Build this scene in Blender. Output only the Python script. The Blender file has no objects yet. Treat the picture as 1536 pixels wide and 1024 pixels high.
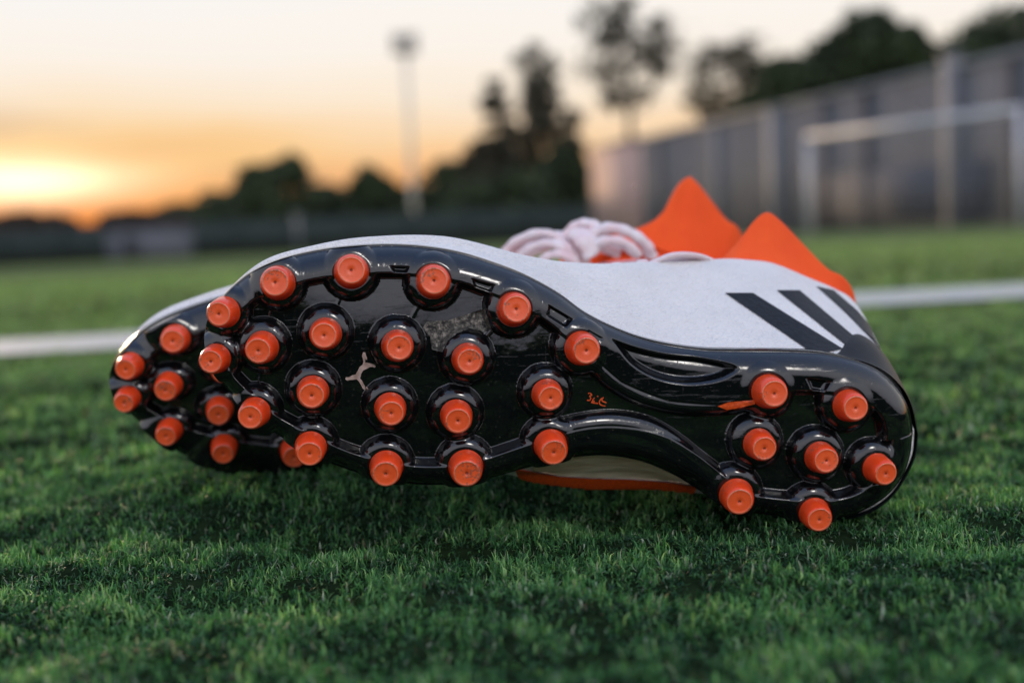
import bpy, math, random
import numpy as np
from mathutils import Vector, Matrix
from mathutils.bvhtree import BVHTree
rng = np.random.default_rng(7)
random.seed(7)
sc = bpy.context.scene
COL = sc.collection
# ------------------------------------------------------------------ camera
FOC = 1536 * 50 / 36.0
CAMZ = 0.13
pitch = math.atan(187 / FOC); roll = math.radians(2.54)
cf = np.array([0, math.cos(pitch), -math.sin(pitch)])
r0 = np.array([1.0, 0, 0]); u0 = np.array([0, math.sin(pitch), math.cos(pitch)])
cr = math.cos(roll) * r0 - math.sin(roll) * u0
cu = math.sin(roll) * r0 + math.cos(roll) * u0
CL = np.array([0, 0, CAMZ])
cd = bpy.data.cameras.new('camera'); cam = bpy.data.objects.new('camera', cd); COL.objects.link(cam)
cam.matrix_world = Matrix([[cr[0], cu[0], -cf[0], 0], [cr[1], cu[1], -cf[1], 0], [cr[2], cu[2], -cf[2], CAMZ], [0, 0, 0, 1]])
cd.lens = 50; cd.sensor_width = 36; cd.clip_start = 0.02; cd.clip_end = 3000
cd.dof.use_dof = True; cd.dof.focus_distance = 0.553; cd.dof.aperture_fstop = 5.6
sc.camera = cam

def ray(px, py):
    px = np.asarray(px, float); py = np.asarray(py, float)
    return cf + ((px - 768) / FOC)[..., None] * cr - ((py - 512) / FOC)[..., None] * cu
def proj(P):
    v = np.asarray(P) - CL
    z = v @ cf
    return np.stack([768 + FOC * (v @ cr) / z, 512 - FOC * (v @ cu) / z], -1)
def far(px, py, Y):                       # point at world depth Y seen in that direction
    d = ray(px, py); return CL + d * (Y / d[1])
# the sole plane of the front boot: yawed so its toe is a little farther off
yaw = math.radians(6.5); tilt = math.radians(3)
PN = np.array([math.sin(yaw) * math.cos(tilt), -math.cos(yaw) * math.cos(tilt), -math.sin(tilt)])
P0 = CL + ray(840, 570) * 0.56
def at(px, py, d=0.0):                    # point of the plane that lies d behind the sole plane
    r = ray(px, py); d = np.asarray(d, float)
    t = (((P0 - PN * 1.0 * 0 - CL) @ PN) - d) / (r @ PN)
    return CL + r * t[..., None]

# ------------------------------------------------------------------ helpers
def link(name, me, mats, parent=None):
    o = bpy.data.objects.new(name, me); COL.objects.link(o)
    for m in (mats if isinstance(mats, (list, tuple)) else [mats]): me.materials.append(m)
    if parent: o.parent = parent
    return o
def tag(o, label=None, cat=None, group=None, kind=None):
    if label: o['label'] = label
    if cat: o['category'] = cat
    if group: o['group'] = group
    if kind: o['kind'] = kind
    return o
def empty(name, loc):
    o = bpy.data.objects.new(name, None); COL.objects.link(o); o.location = loc; o.empty_display_size = .05
    return o
def mesh_np(name, V, F, smooth=True):
    """V (n,3); F list/array of faces all of one size, or list of arrays"""
    me = bpy.data.meshes.new(name)
    Fs = F if isinstance(F, list) else [F]
    Fs = [np.asarray(f, np.int32) for f in Fs if len(f)]
    nl = sum(f.size for f in Fs); nf = sum(len(f) for f in Fs)
    me.vertices.add(len(V)); me.vertices.foreach_set('co', np.asarray(V, np.float32).ravel())
    me.loops.add(nl); me.loops.foreach_set('vertex_index', np.concatenate([f.ravel() for f in Fs]))
    me.polygons.add(nf)
    tot = np.concatenate([np.full(len(f), f.shape[1], np.int32) for f in Fs])
    st = np.concatenate([[0], np.cumsum(tot)[:-1]]).astype(np.int32)
    me.polygons.foreach_set('loop_start', st); me.polygons.foreach_set('loop_total', tot)
    me.update(calc_edges=True); me.validate()
    if smooth: me.polygons.foreach_set('use_smooth', np.ones(len(me.polygons), bool))
    return me
def grid_faces(n, m, closed_n=False, off=0):
    i = np.arange(n if closed_n else n - 1); j = np.arange(m - 1)
    I, J = np.meshgrid(i, j, indexing='ij'); I2 = (I + 1) % n
    return np.stack([I * m + J, I2 * m + J, I2 * m + J + 1, I * m + J + 1], -1).reshape(-1, 4) + off
class MB:
    def __init__(s): s.V = []; s.F4 = []; s.F3 = []; s.n = 0
    def add(s, V, F):
        F = np.asarray(F, np.int64) + s.n
        (s.F4 if F.shape[1] == 4 else s.F3).append(F); s.V.append(np.asarray(V, float)); s.n += len(V)
    def box(s, c, size, rz=0.0):
        x, y, z = [q / 2 for q in size]
        V = np.array([[a, b, d] for a in (-x, x) for b in (-y, y) for d in (-z, z)])
        R = np.array([[math.cos(rz), -math.sin(rz), 0], [math.sin(rz), math.cos(rz), 0], [0, 0, 1]])
        s.add(V @ R.T + np.array(c), [[0, 1, 3, 2], [4, 6, 7, 5], [0, 4, 5, 1], [2, 3, 7, 6], [0, 2, 6, 4], [1, 5, 7, 3]])
    def tube(s, P, R, seg=8, flat=1.0):
        P = np.asarray(P, float); R = np.broadcast_to(np.asarray(R, float), (len(P),))
        T = np.gradient(P, axis=0); T /= np.linalg.norm(T, axis=1)[:, None] + 1e-12
        up = np.array([0, 0, 1.0]) if abs(T[0][2]) < .9 else np.array([1.0, 0, 0])
        V = []
        for p, t, r in zip(P, T, R):
            a = np.cross(t, up); a /= np.linalg.norm(a) + 1e-12; b = np.cross(a, t); up = b
            an = np.linspace(0, 2 * math.pi, seg, endpoint=False)
            V.append(p + r * (np.cos(an)[:, None] * a + np.sin(an)[:, None] * b * flat))
        V = np.concatenate(V + [P[:1], P[-1:]]); n = len(P)
        F = []
        for i in range(n - 1):
            for j in range(seg):
                k = (j + 1) % seg; F.append([i * seg + j, i * seg + k, (i + 1) * seg + k, (i + 1) * seg + j])
        base = s.n
        s.add(V, F)
        T3 = [[n * seg, (j + 1) % seg, j] for j in range(seg)] + [[n * seg + 1, (n - 1) * seg + j, (n - 1) * seg + (j + 1) % seg] for j in range(seg)]
        s.F3.append(np.asarray(T3) + base)
    def build(s, name, mats, parent=None, origin=(0, 0, 0), smooth=False):
        V = np.concatenate(s.V) - np.array(origin)
        F = ([np.concatenate(s.F4)] if s.F4 else []) + ([np.concatenate(s.F3)] if s.F3 else [])
        return link(name, mesh_np(name, V, F, smooth), mats, parent)
def catmull(P, t):
    """P (n,k) control points, t parameters 0..n-1"""
    P = np.asarray(P, float); n = len(P)
    E = np.vstack([2 * P[0] - P[1], P, 2 * P[-1] - P[-2]])
    i = np.clip(np.floor(t).astype(int), 0, n - 2); f = (t - i)[:, None]
    a, b, c, d = E[i], E[i + 1], E[i + 2], E[i + 3]
    return .5 * (2 * b + (c - a) * f + (2 * a - 5 * b + 4 * c - d) * f ** 2 + (3 * b - a - 3 * c + d) * f ** 3)
def smax(a, b, k):
    h = np.clip(.5 + .5 * (a - b) / k, 0, 1); return b * (1 - h) + a * h + k * h * (1 - h)
def sstep(a, b, x):
    t = np.clip((x - a) / (b - a), 0, 1); return t * t * (3 - 2 * t)
def poly_sdf(P, poly):
    """signed distance, positive inside"""
    poly = np.asarray(poly, float); d = np.full(len(P), 1e9); ins = np.zeros(len(P), bool)
    for a, b in zip(poly, np.roll(poly, -1, 0)):
        ab = b - a; ap = P - a
        t = np.clip((ap @ ab) / (ab @ ab), 0, 1); d = np.minimum(d, np.hypot(*(ap - t[:, None] * ab).T))
        c = ((a[1] > P[:, 1]) != (b[1] > P[:, 1]))
        with np.errstate(divide='ignore', invalid='ignore'):
            ins ^= c & (P[:, 0] < (b[0] - a[0]) * (P[:, 1] - a[1]) / (b[1] - a[1] + 1e-12) + a[0])
    return np.where(ins, d, -d)
def seg_dist(P, line):
    line = np.asarray(line, float); d = np.full(len(P), 1e9)
    for a, b in zip(line[:-1], line[1:]):
        ab = b - a; ap = P - a
        t = np.clip((ap @ ab) / (ab @ ab), 0, 1); d = np.minimum(d, np.hypot(*(ap - t[:, None] * ab).T))
    return d

# ------------------------------------------------------------------ materials
def mat(name):
    m = bpy.data.materials.new(name); m.use_nodes = True; nt = m.node_tree
    b = nt.nodes['Principled BSDF']
    return m, nt, b
def N(nt, t, **k):
    n = nt.nodes.new(t)
    for a, v in k.items():
        if a in n.inputs.keys() if False else hasattr(n, a): setattr(n, a, v)
    return n
def noise(nt, scale, detail=4, rough=.6, coord='Object', vecscale=None):
    tc = nt.nodes.new('ShaderNodeTexCoord'); n = nt.nodes.new('ShaderNodeTexNoise')
    n.inputs['Scale'].default_value = scale; n.inputs['Detail'].default_value = detail; n.inputs['Roughness'].default_value = rough
    src = tc.outputs[coord]
    if vecscale:
        mp = nt.nodes.new('ShaderNodeMapping'); mp.inputs['Scale'].default_value = vecscale
        nt.links.new(src, mp.inputs[0]); src = mp.outputs[0]
    nt.links.new(src, n.inputs['Vector']); return n
def ramp(nt, src, stops):
    r = nt.nodes.new('ShaderNodeValToRGB'); e = r.color_ramp.elements
    while len(e) > 1: e.remove(e[0])
    e[0].position = stops[0][0]; e[0].color = (*stops[0][1], 1)
    for p, c in stops[1:]:
        q = e.new(p); q.color = (*c, 1)
    nt.links.new(src, r.inputs[0]); return r
def bump(nt, b, src, strength, dist):
    n = nt.nodes.new('ShaderNodeBump'); n.inputs['Strength'].default_value = strength; n.inputs['Distance'].default_value = dist
    nt.links.new(src, n.inputs['Height'])
    old = b.inputs['Normal'].links
    if old: nt.links.new(old[0].from_socket, n.inputs['Normal'])
    nt.links.new(n.outputs[0], b.inputs['Normal'])
def simple(name, c1, c2, scale, rough=.7, bs=0, bd=.01, detail=4, vecscale=None, spec=.5):
    m, nt, b = mat(name); n = noise(nt, scale, detail, vecscale=vecscale)
    r = ramp(nt, n.outputs['Fac'], [(.3, c1), (.7, c2)])
    nt.links.new(r.outputs[0], b.inputs['Base Color']); b.inputs['Roughness'].default_value = rough
    b.inputs['Specular IOR Level'].default_value = spec
    if bs: bump(nt, b, n.outputs['Fac'], bs, bd)
    return m

# glossy black sole
M_sole, nt, b = mat('glossy_black_plastic')
b.inputs['Base Color'].default_value = (.0035, .004, .005, 1)
b.inputs['Specular IOR Level'].default_value = .85
n = noise(nt, 90, 6, .65); r = ramp(nt, n.outputs['Fac'], [(.38, (.018,) * 3), (.60, (.035,) * 3), (.72, (.13,) * 3), (.85, (.28,) * 3)])
nt.links.new(r.outputs[0], b.inputs['Roughness'])
n2 = noise(nt, 900, 3, .6); r2 = ramp(nt, n2.outputs['Fac'], [(.62, (.0035, .004, .005)), (.80, (.06, .055, .048))])
nt.links.new(r2.outputs[0], b.inputs['Base Color'])
n3 = noise(nt, 60, 3, .5); bump(nt, b, n3.outputs['Fac'], .30, .0012)
n4 = noise(nt, 420, 5, .7); bump(nt, b, n4.outputs['Fac'], .05, .0004)

def studmat(name, ca, cb, cc, rough, wear, ring=False):
    m, nt, b = mat(name)
    tc = nt.nodes.new('ShaderNodeTexCoord'); oi = nt.nodes.new('ShaderNodeObjectInfo')
    def n4d(scale, det, ro):
        n = nt.nodes.new('ShaderNodeTexNoise'); n.noise_dimensions = '4D'; n.inputs['Scale'].default_value = scale; n.inputs['Detail'].default_value = det; n.inputs['Roughness'].default_value = ro
        q = nt.nodes.new('ShaderNodeMath'); q.operation = 'MULTIPLY'; q.inputs[1].default_value = 40; nt.links.new(oi.outputs['Random'], q.inputs[0]); nt.links.new(q.outputs[0], n.inputs['W'])
        nt.links.new(tc.outputs['Object'], n.inputs['Vector']); return n
    n = n4d(240, 6, .7); n5 = n4d(1100, 5, .65); n6 = n4d(120, 3, .5)
    r = ramp(nt, n.outputs['Fac'], [(.25, ca), (.6, cb), (.75, cc)])
    # dirt appears where both noises are high
    ad = nt.nodes.new('ShaderNodeMath'); ad.operation = 'MULTIPLY'; nt.links.new(n5.outputs['Fac'], ad.inputs[0]); nt.links.new(n6.outputs['Fac'], ad.inputs[1])
    dr = ramp(nt, ad.outputs[0], [(wear, (0, 0, 0)), (wear + .07, (1, 1, 1))])
    mx = nt.nodes.new('ShaderNodeMix'); mx.data_type = 'RGBA'; mx.inputs[7].default_value = (.20, .10, .07, 1)
    sc_ = nt.nodes.new('ShaderNodeMath'); sc_.operation = 'MULTIPLY'; sc_.inputs[1].default_value = .75; nt.links.new(dr.outputs[0], sc_.inputs[0])
    nt.links.new(sc_.outputs[0], mx.inputs[0]); nt.links.new(r.outputs[0], mx.inputs[6]); nt.links.new(mx.outputs[2], b.inputs['Base Color'])
    b.inputs['Roughness'].default_value = rough; b.inputs['Specular IOR Level'].default_value = .6
    b.inputs['Subsurface Weight'].default_value = .12; b.inputs['Subsurface Radius'].default_value = (.004, .001, .0005); b.inputs['Subsurface Scale'].default_value = .6
    bump(nt, b, n5.outputs['Fac'], .3, .0003); return m
nt = M_sole.node_tree; b = nt.nodes['Principled BSDF']
for vs, th in (((1, 1, 14), .5), ((16, 1, 1.5), .52)):
    q = noise(nt, 60, 5, .75, vecscale=vs); q2 = ramp(nt, q.outputs['Fac'], [(th + .10, (0, 0, 0)), (th + .125, (1, 1, 1)), (th + .15, (0, 0, 0))]); bump(nt, b, q2.outputs[0], .12, .00025)
M_stud = studmat('orange_stud_plastic', (.80, .055, .010), (.92, .080, .016), (.85, .11, .035), .2, .33)
M_worn = studmat('worn_stud_face', (.80, .090, .020), (.92, .12, .026), (.88, .15, .05), .36, .31)
M_ring = studmat('scuffed_stud_edge', (.88, .17, .06), (.62, .26, .16), (.45, .26, .18), .25, .26)
M_hole = simple('dark_stud_hole', (.28, .04, .015), (.4, .055, .02), 500, .5)

M_white, nt, b = mat('white_textured_upper')
n = noise(nt, 500, 5, .7); nb = noise(nt, 25, 3)
r = ramp(nt, nb.outputs['Fac'], [(.3, (.74, .715, .70)), (.7, (.85, .82, .80))])
nt.links.new(r.outputs[0], b.inputs['Base Color']); b.inputs['Roughness'].default_value = .62
vo = nt.nodes.new('ShaderNodeTexVoronoi'); vo.inputs['Scale'].default_value = 650
tc = nt.nodes.new('ShaderNodeTexCoord'); mp = nt.nodes.new('ShaderNodeMapping'); mp.inputs['Rotation'].default_value = (0, .6, 0); mp.inputs['Scale'].default_value = (1, .5, 2.2)
nt.links.new(tc.outputs['Object'], mp.inputs[0]); nt.links.new(mp.outputs[0], vo.inputs['Vector'])
bump(nt, b, vo.outputs['Distance'], .7, .0009); bump(nt, b, n.outputs['Fac'], .6, .0009)
nw = noise(nt, 38, 4, .55, vecscale=(.6, 1, 2.4)); bump(nt, b, nw.outputs['Fac'], .35, .004)
ns_ = noise(nt, 160, 5, .6); bump(nt, b, ns_.outputs['Fac'], .35, .0015)
b.inputs['Sheen Weight'].default_value = .1

M_knit, nt, b = mat('orange_knit')
n = noise(nt, 40, 4); r = ramp(nt, n.outputs['Fac'], [(.3, (.92, .078, .006)), (.7, (1.0, .110, .010))])
nt.links.new(r.outputs[0], b.inputs['Base Color']); b.inputs['Roughness'].default_value = .85
b.inputs['Sheen Weight'].default_value = .3; b.inputs['Sheen Tint'].default_value = (1, .4, .2, 1)
w = nt.nodes.new('ShaderNodeTexWave'); w.inputs['Scale'].default_value = 420; w.inputs['Distortion'].default_value = 1.5; w.inputs['Detail'].default_value = 2
tc = nt.nodes.new('ShaderNodeTexCoord'); nt.links.new(tc.outputs['Object'], w.inputs[0])
n2 = noise(nt, 900, 3); bump(nt, b, w.outputs['Fac'], .35, .0005); bump(nt, b, n2.outputs['Fac'], .4, .0005)
M_lace = simple('white_lace', (.78, .56, .58), (.82, .78, .80), 110, .8, .6, .0006)
M_stripe = simple('black_stripe_print', (.003, .0035, .005), (.010, .011, .014), 420, .5, .6, .0006, 6, spec=.3)
M_emblem = simple('worn_silver_print', (.25, .17, .13), (.62, .47, .42), 500, .45, 0)
M_orange_print = simple('orange_print', (.5, .05, .006), (.85, .11, .01), 800, .5, 0)
M_heel = simple('satin_black_heel', (.004, .005, .008), (.008, .010, .014), 300, .42, .1, .0003, spec=.1)
M_lit = simple('lit_upper_cream', (.80, .56, .36), (.98, .84, .64), 60, .35, .5, .003, vecscale=(.6, 1, 3))  # cream stands for the light falling on the upper
M_scuff_glint, nt, b = mat('scuffed_black_glint')
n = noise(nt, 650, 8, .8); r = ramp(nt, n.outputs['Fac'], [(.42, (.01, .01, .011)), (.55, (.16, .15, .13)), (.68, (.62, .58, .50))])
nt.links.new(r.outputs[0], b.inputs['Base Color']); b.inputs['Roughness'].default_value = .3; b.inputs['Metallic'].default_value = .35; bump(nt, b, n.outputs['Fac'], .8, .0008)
M_inner = simple('dark_lining', (.02, .01, .01), (.05, .02, .015), 200, .9)

# grass blades: colour from a per-blade attribute
M_grass, nt, b = mat('grass_blade')
at_ = nt.nodes.new('ShaderNodeAttribute'); at_.attribute_name = 'tint'
nt.links.new(at_.outputs['Color'], b.inputs['Base Color']); b.inputs['Roughness'].default_value = .5; b.inputs['Specular IOR Level'].default_value = .4
tr = nt.nodes.new('ShaderNodeBsdfTranslucent'); mixs = nt.nodes.new('ShaderNodeMixShader'); mixs.inputs[0].default_value = .28
g = nt.nodes.new('ShaderNodeMix'); g.data_type = 'RGBA'; g.blend_type = 'MULTIPLY'; g.inputs[0].default_value = 1; g.inputs[7].default_value = (1.5, 1.6, .5, 1)
nt.links.new(at_.outputs['Color'], g.inputs[6]); nt.links.new(g.outputs[2], tr.inputs[0])
nt.links.new(b.outputs[0], mixs.inputs[1]); nt.links.new(tr.outputs[0], mixs.inputs[2])
nt.links.new(mixs.outputs[0], nt.nodes['Material Output'].inputs[0])

# ground: dark near soil between the blades, mown green further off
M_ground, nt, b = mat('turf_ground')
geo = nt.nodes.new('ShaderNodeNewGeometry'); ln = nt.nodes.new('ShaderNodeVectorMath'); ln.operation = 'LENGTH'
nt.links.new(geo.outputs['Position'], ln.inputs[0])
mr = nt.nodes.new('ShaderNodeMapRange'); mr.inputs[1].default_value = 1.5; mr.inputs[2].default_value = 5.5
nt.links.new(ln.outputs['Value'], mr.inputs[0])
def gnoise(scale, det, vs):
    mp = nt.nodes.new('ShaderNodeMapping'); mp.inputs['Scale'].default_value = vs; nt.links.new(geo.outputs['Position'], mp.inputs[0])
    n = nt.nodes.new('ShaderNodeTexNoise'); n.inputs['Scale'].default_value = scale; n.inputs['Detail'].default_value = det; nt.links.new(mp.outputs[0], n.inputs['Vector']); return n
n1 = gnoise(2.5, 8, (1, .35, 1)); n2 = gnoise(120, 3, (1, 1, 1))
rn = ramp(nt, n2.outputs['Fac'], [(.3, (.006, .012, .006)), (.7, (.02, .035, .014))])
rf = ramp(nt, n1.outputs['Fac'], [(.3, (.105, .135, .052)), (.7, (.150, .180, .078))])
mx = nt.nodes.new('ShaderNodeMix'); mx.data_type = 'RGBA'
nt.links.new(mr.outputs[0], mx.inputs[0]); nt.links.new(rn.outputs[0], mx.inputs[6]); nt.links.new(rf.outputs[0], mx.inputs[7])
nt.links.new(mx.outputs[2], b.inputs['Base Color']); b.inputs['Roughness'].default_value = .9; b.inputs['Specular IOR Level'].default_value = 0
M_paint = simple('line_paint', (.38, .39, .36), (.52, .52, .49), 60, .8)

# ------------------------------------------------------------------ FRONT BOOT
root = empty('football_boot', (0.05, 0.57, 0.0))
O = np.array(root.location)
TOP = [  # edge px, shoulder px+depth, crest px+depth, collar rim px+depth (None before the opening)
 ((306, 515), (318, 512, .018), (405, 508, .036)),
 ((308, 490), (320, 489, .018), (408, 492, .036)),
 ((340, 440), (346, 441, .018), (430, 470, .038)),
 ((400, 397), (401, 394, .022), (470, 445, .042)),
 ((473, 379), (473, 373, .024), (540, 442, .046)),
 ((556, 369), (556, 361, .026), (610, 450, .050)),
 ((673, 377), (673, 360, .032), (710, 452, .056)),
 ((790, 414), (795, 387, .042), (810, 452, .064)),
 ((875, 468), (880, 395, .054), (900, 448, .074)),
 ((966, 509), (965, 393, .064), (985, 428, .082)),
 ((1050, 525), (1040, 394, .068), (1040, 408, .088)),
 ((1131, 527), (1098, 395, .072), (1085, 402, .091)),
 ((1180, 528), (1135, 397, .074), (1122, 404, .093)),
 ((1228, 529), (1168, 402, .076), (1158, 409, .094)),
 ((1280, 538), (1218, 422, .078), (1208, 428, .094)),
 ((1320, 553), (1258, 438, .078), (1248, 445, .094)),
 ((1345, 573), (1281, 452, .077), (1270, 462, .094)),
 ((1362, 600), (1300, 488, .074), (1282, 492, .094)),
 ((1374, 648), (1320, 570, .070), (1288, 545, .094)),
]
BOT = [
 ((306, 515), (318, 512, .018), (405, 508, .036)),
 ((317, 558), (328, 545, .018), (412, 520, .036)),
 ((363, 612), (376, 590, .020), (450, 530, .038)),
 ((447, 673), (456, 645, .022), (520, 545, .042)),
 ((556, 719), (562, 685, .028), (600, 560, .048)),
 ((673, 731), (680, 697, .034), (710, 570, .056)),
 ((760, 714), (765, 700, .038), (780, 570, .062)),
 ((794, 706), (800, 712, .040), (820, 570, .066)),
 ((887, 686), (885, 724, .045), (910, 565, .076)),
 ((969, 696), (968, 723, .045), (985, 570, .084)),
 ((1044, 731), (1044, 727, .045), (1040, 590, .090)),
 ((1085, 756), (1085, 725, .047), (1085, 610, .092)),
 ((1140, 770), (1140, 720, .050), (1130, 625, .094)),
 ((1200, 778), (1190, 712, .052), (1170, 632, .094)),
 ((1287, 772), (1260, 700, .060), (1225, 630, .094)),
 ((1338, 744), (1300, 670, .066), (1262, 612, .094)),
 ((1369, 692), (1318, 625, .070), (1282, 585, .094)),
 ((1374, 648), (1320, 570, .070), (1288, 545, .094)),
]
# a finer traced outline for the plate itself
OUT_T = [(306, 515), (306, 496), (317, 468), (340, 440), (372, 413), (416, 392), (473, 378), (531, 371), (590, 369), (640, 372), (690, 380), (740, 395), (790, 414),
         (840, 441), (880, 470), (922, 492), (966, 509), (1012, 520), (1060, 526), (1100, 527), (1150, 527), (1200, 528), (1240, 531), (1285, 541), (1322, 557), (1350, 583), (1367, 612), (1374, 648)]
OUT_B = [(306, 515), (309, 534), (318, 558), (336, 584), (363, 612), (397, 643), (447, 673), (494, 697), (530, 711), (572, 722), (619, 730), (670, 731), (712, 726), (752, 716),
         (794, 704), (841, 692), (887, 686), (925, 687), (969, 696), (1012, 714), (1044, 733), (1075, 753), (1105, 766), (1150, 774), (1200, 779), (1250, 779), (1290, 771), (1332, 748), (1357, 720), (1369, 690), (1374, 648)]
def resample(P, n, ends=1.0):
    t = np.linspace(0, len(P) - 1, 4000); C = catmull(P, t)
    s = np.concatenate([[0], np.cumsum(np.linalg.norm(np.diff(C[:, :2], axis=0), axis=1))]); s /= s[-1]
    q = np.linspace(0, 1, n)
    return np.stack([np.interp(q, s, C[:, k]) for k in range(C.shape[1])], -1)
NR, NC = 760, 330
T_ = resample(OUT_T, NR); B_ = resample(OUT_B, NR)
RING = np.vstack([T_, B_[-2:0:-1]])                      # closed outline
wv = (1 - np.cos(np.pi * np.arange(NC) / (NC - 1))) / 2
G = T_[:, None, :] * (1 - wv)[None, :, None] + B_[:, None, :] * wv[None, :, None]
GP = G.reshape(-1, 2)

STUDS = [(416, 426, 25), (527, 409, 25.5), (651, 424, 25.5), (773, 466, 25.5), (875, 525, 25.5), (336, 470, 22.5), (323, 540, 21.5), (393, 523, 23.5),
         (488, 503, 23.5), (597, 521, 23.5), (703, 541, 23.5), (382, 621, 22.5), (469, 590, 23.5), (586, 615, 23.5), (686, 626, 24), (823, 594, 23),
         (466, 673, 23.5), (580, 703, 25), (700, 703, 26), (828, 671, 25),
         (1158, 590, 26), (1279, 611, 24.5), (1143, 669, 23.5), (1236, 689, 24), (1321, 705, 23), (1109, 746, 26), (1227, 773, 24)]
MM = .001
DOME_H, STUD_H = 6.4, 8.2
def base_shape(P):
    """large-scale curvature of the plate (metres toward the viewer)"""
    x, y = P[:, 0], P[:, 1]
    xs = [306, 420, 600, 800, 950, 1100, 1250, 1374]; ymid = [515, 515, 548, 560, 600, 650, 660, 650]
    c = np.interp(x, xs, ymid)
    crown = -((y - c) / 180.0) ** 2 * 5.2
    crown += -0.06 * np.clip(c - y, 0, 400) * 0
    spring = -np.clip((500 - x) / 194.0, 0, 2) ** 2 * 7.0
    heel = -np.clip((x - 1240) / 134.0, 0, 2) ** 2 * 3.5
    arch = -np.exp(-((x - 980) / 110.0) ** 2) * 3.0
    wave = .25 * np.sin(x / 47.0 + y / 61.0) + .2 * np.sin(y / 33.0 - x / 80.0)
    return (crown + spring + heel + arch + wave) * MM
# stud base pixels: the pixel of a stud is measured half way up it
def shift_base(px, py, h):
    c = at(px, py, 0); n = PN
    b0 = base_shape(np.array([[px, py]]))[0]
    q = CL + (c - CL)  # solve for base pixel so that base + n*h projects to (px,py)
    bx, by = px, py
    for _ in range(4):
        p = proj(at(bx, by, 0) + n * (h + b0)); bx += px - p[0]; by += py - p[1]
    return bx, by
SB = [(*shift_base(px, py, (DOME_H + STUD_H * .6) * MM), r) for px, py, r in STUDS]
def dist_outline(P):
    d = np.empty(len(P)); R = RING
    for k in range(0, len(P), 6000):
        q = P[k:k + 6000]; d[k:k + 6000] = np.sqrt(((q[:, None, :] - R[None]) ** 2).sum(-1).min(1))
    return d
dE = dist_outline(GP)
LENS = [(918, 509), (955, 522), (1000, 532), (1050, 537), (1100, 548), (1088, 562), (1058, 571), (1020, 573), (980, 564), (945, 543)]
LENS = catmull(LENS + [LENS[0]], np.linspace(0, len(LENS), 60))[:-1]
NOTCH = [[(586, 399), (613, 400), (609, 408), (591, 407)], [(708, 418), (740, 427), (735, 437), (711, 429)], [(822, 457), (857, 478), (847, 489), (820, 472)],
         [(1206, 565), (1241, 570), (1232, 585), (1213, 582)], [(880, 493), (902, 506), (894, 514), (876, 502)]]
def height(P, dE):
    x, y = P[:, 0], P[:, 1]
    top = y < np.interp(x, [306, 420, 600, 800, 950, 1100, 1250, 1374], [515, 515, 548, 560, 600, 650, 670, 650])
    Wt = np.interp(x, [306, 360, 420, 700, 880, 930, 1000, 1090, 1150, 1250, 1330, 1374], [30, 42, 47, 50, 56, 78, 88, 84, 66, 62, 58, 50])
    Wb = np.interp(x, [306, 380, 460, 700, 800, 880, 1000, 1080, 1130, 1250, 1374], [30, 36, 40, 44, 50, 56, 60, 50, 40, 44, 50])
    W = np.where(top, Wt, Wb)
    e = np.where(top, 33.0, 27.0)
    outer = -4.0 + 10.0 * np.sqrt(np.clip(1 - (1 - np.clip(dE / e, 0, 1)) ** 2, 0, 1))
    rimh = 6.0
    inner = 1 - sstep(0, 1, (dE - (W - 11)) / 13.0)
    h = np.where(dE < e, outer, rimh * inner)
    h = smax(np.where(dE < W + 6, np.minimum(outer, rimh * inner), 0.0), np.zeros_like(h) - 4.6 + 4.6 * sstep(0, 10, dE), .5)
    # second ridge tube along the bottom arch
    arch = [(700, 702), (760, 690), (797, 672), (830, 652), (875, 640), (925, 637), (975, 648), (1020, 676), (1060, 712), (1100, 742)]
    dA = seg_dist(P, catmull(arch, np.linspace(0, len(arch) - 1, 60)))
    h = smax(h, 6.2 * np.sqrt(np.clip(1 - (dA / 21.0) ** 2, 0, 1)) - .2, 1.2)
    # low web tube of the top arch
    arch2 = [(880, 530), (915, 566), (960, 592), (1010, 605), (1060, 607), (1110, 602), (1150, 594)]
    dB = seg_dist(P, catmull(arch2, np.linspace(0, len(arch2) - 1, 60)))
    h = smax(h, 6.0 * np.sqrt(np.clip(1 - (dB / 17.0) ** 2, 0, 1)) - .2, 1.0)
    s = poly_sdf(P, LENS); h = h - 4.2 * sstep(-3, 9, s)
    for q in NOTCH:
        s = poly_sdf(P, q); h = h - 2.2 * sstep(-2.0, 3.0, s)
    for bx, by, r in SB:
        m = (np.abs(x - bx) < 60) & (np.abs(y - by) < 60)
        rr = np.hypot(x[m] - bx, y[m] - by); R = r + 19.0
        dm = np.where(rr < r, DOME_H, DOME_H * np.sqrt(np.clip(1 - ((rr - r) / (R - r)) ** 2, 0, 1)))
        dm = np.where(rr > R, -3 - (rr - R) * .3, dm)
        hm = smax(h[m], dm, 3.0)
        inn = sstep(r + 4, r - 2, rr)
        h[m] = hm * (1 - inn) + np.minimum(hm, DOME_H) * inn
    # fine mould lines joining the studs
    for a, c in [(1, 8), (8, 12), (12, 16), (2, 9), (9, 13), (13, 17), (3, 10), (10, 14), (14, 18), (4, 15), (15, 19), (0, 7), (7, 11), (20, 22), (21, 23), (23, 26), (3, 10)]:
        d = seg_dist(P, [SB[a][:2], SB[c][:2]]); h = h + .45 * np.exp(-(d / 1.6) ** 2) * (h < 2.0)
    return h
Hh = height(GP, dE) * MM
basep = at(GP[:, 0], GP[:, 1], 0)
V = basep + PN * (Hh + base_shape(GP))[:, None]
F = [grid_faces(NR, NC)]
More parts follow.
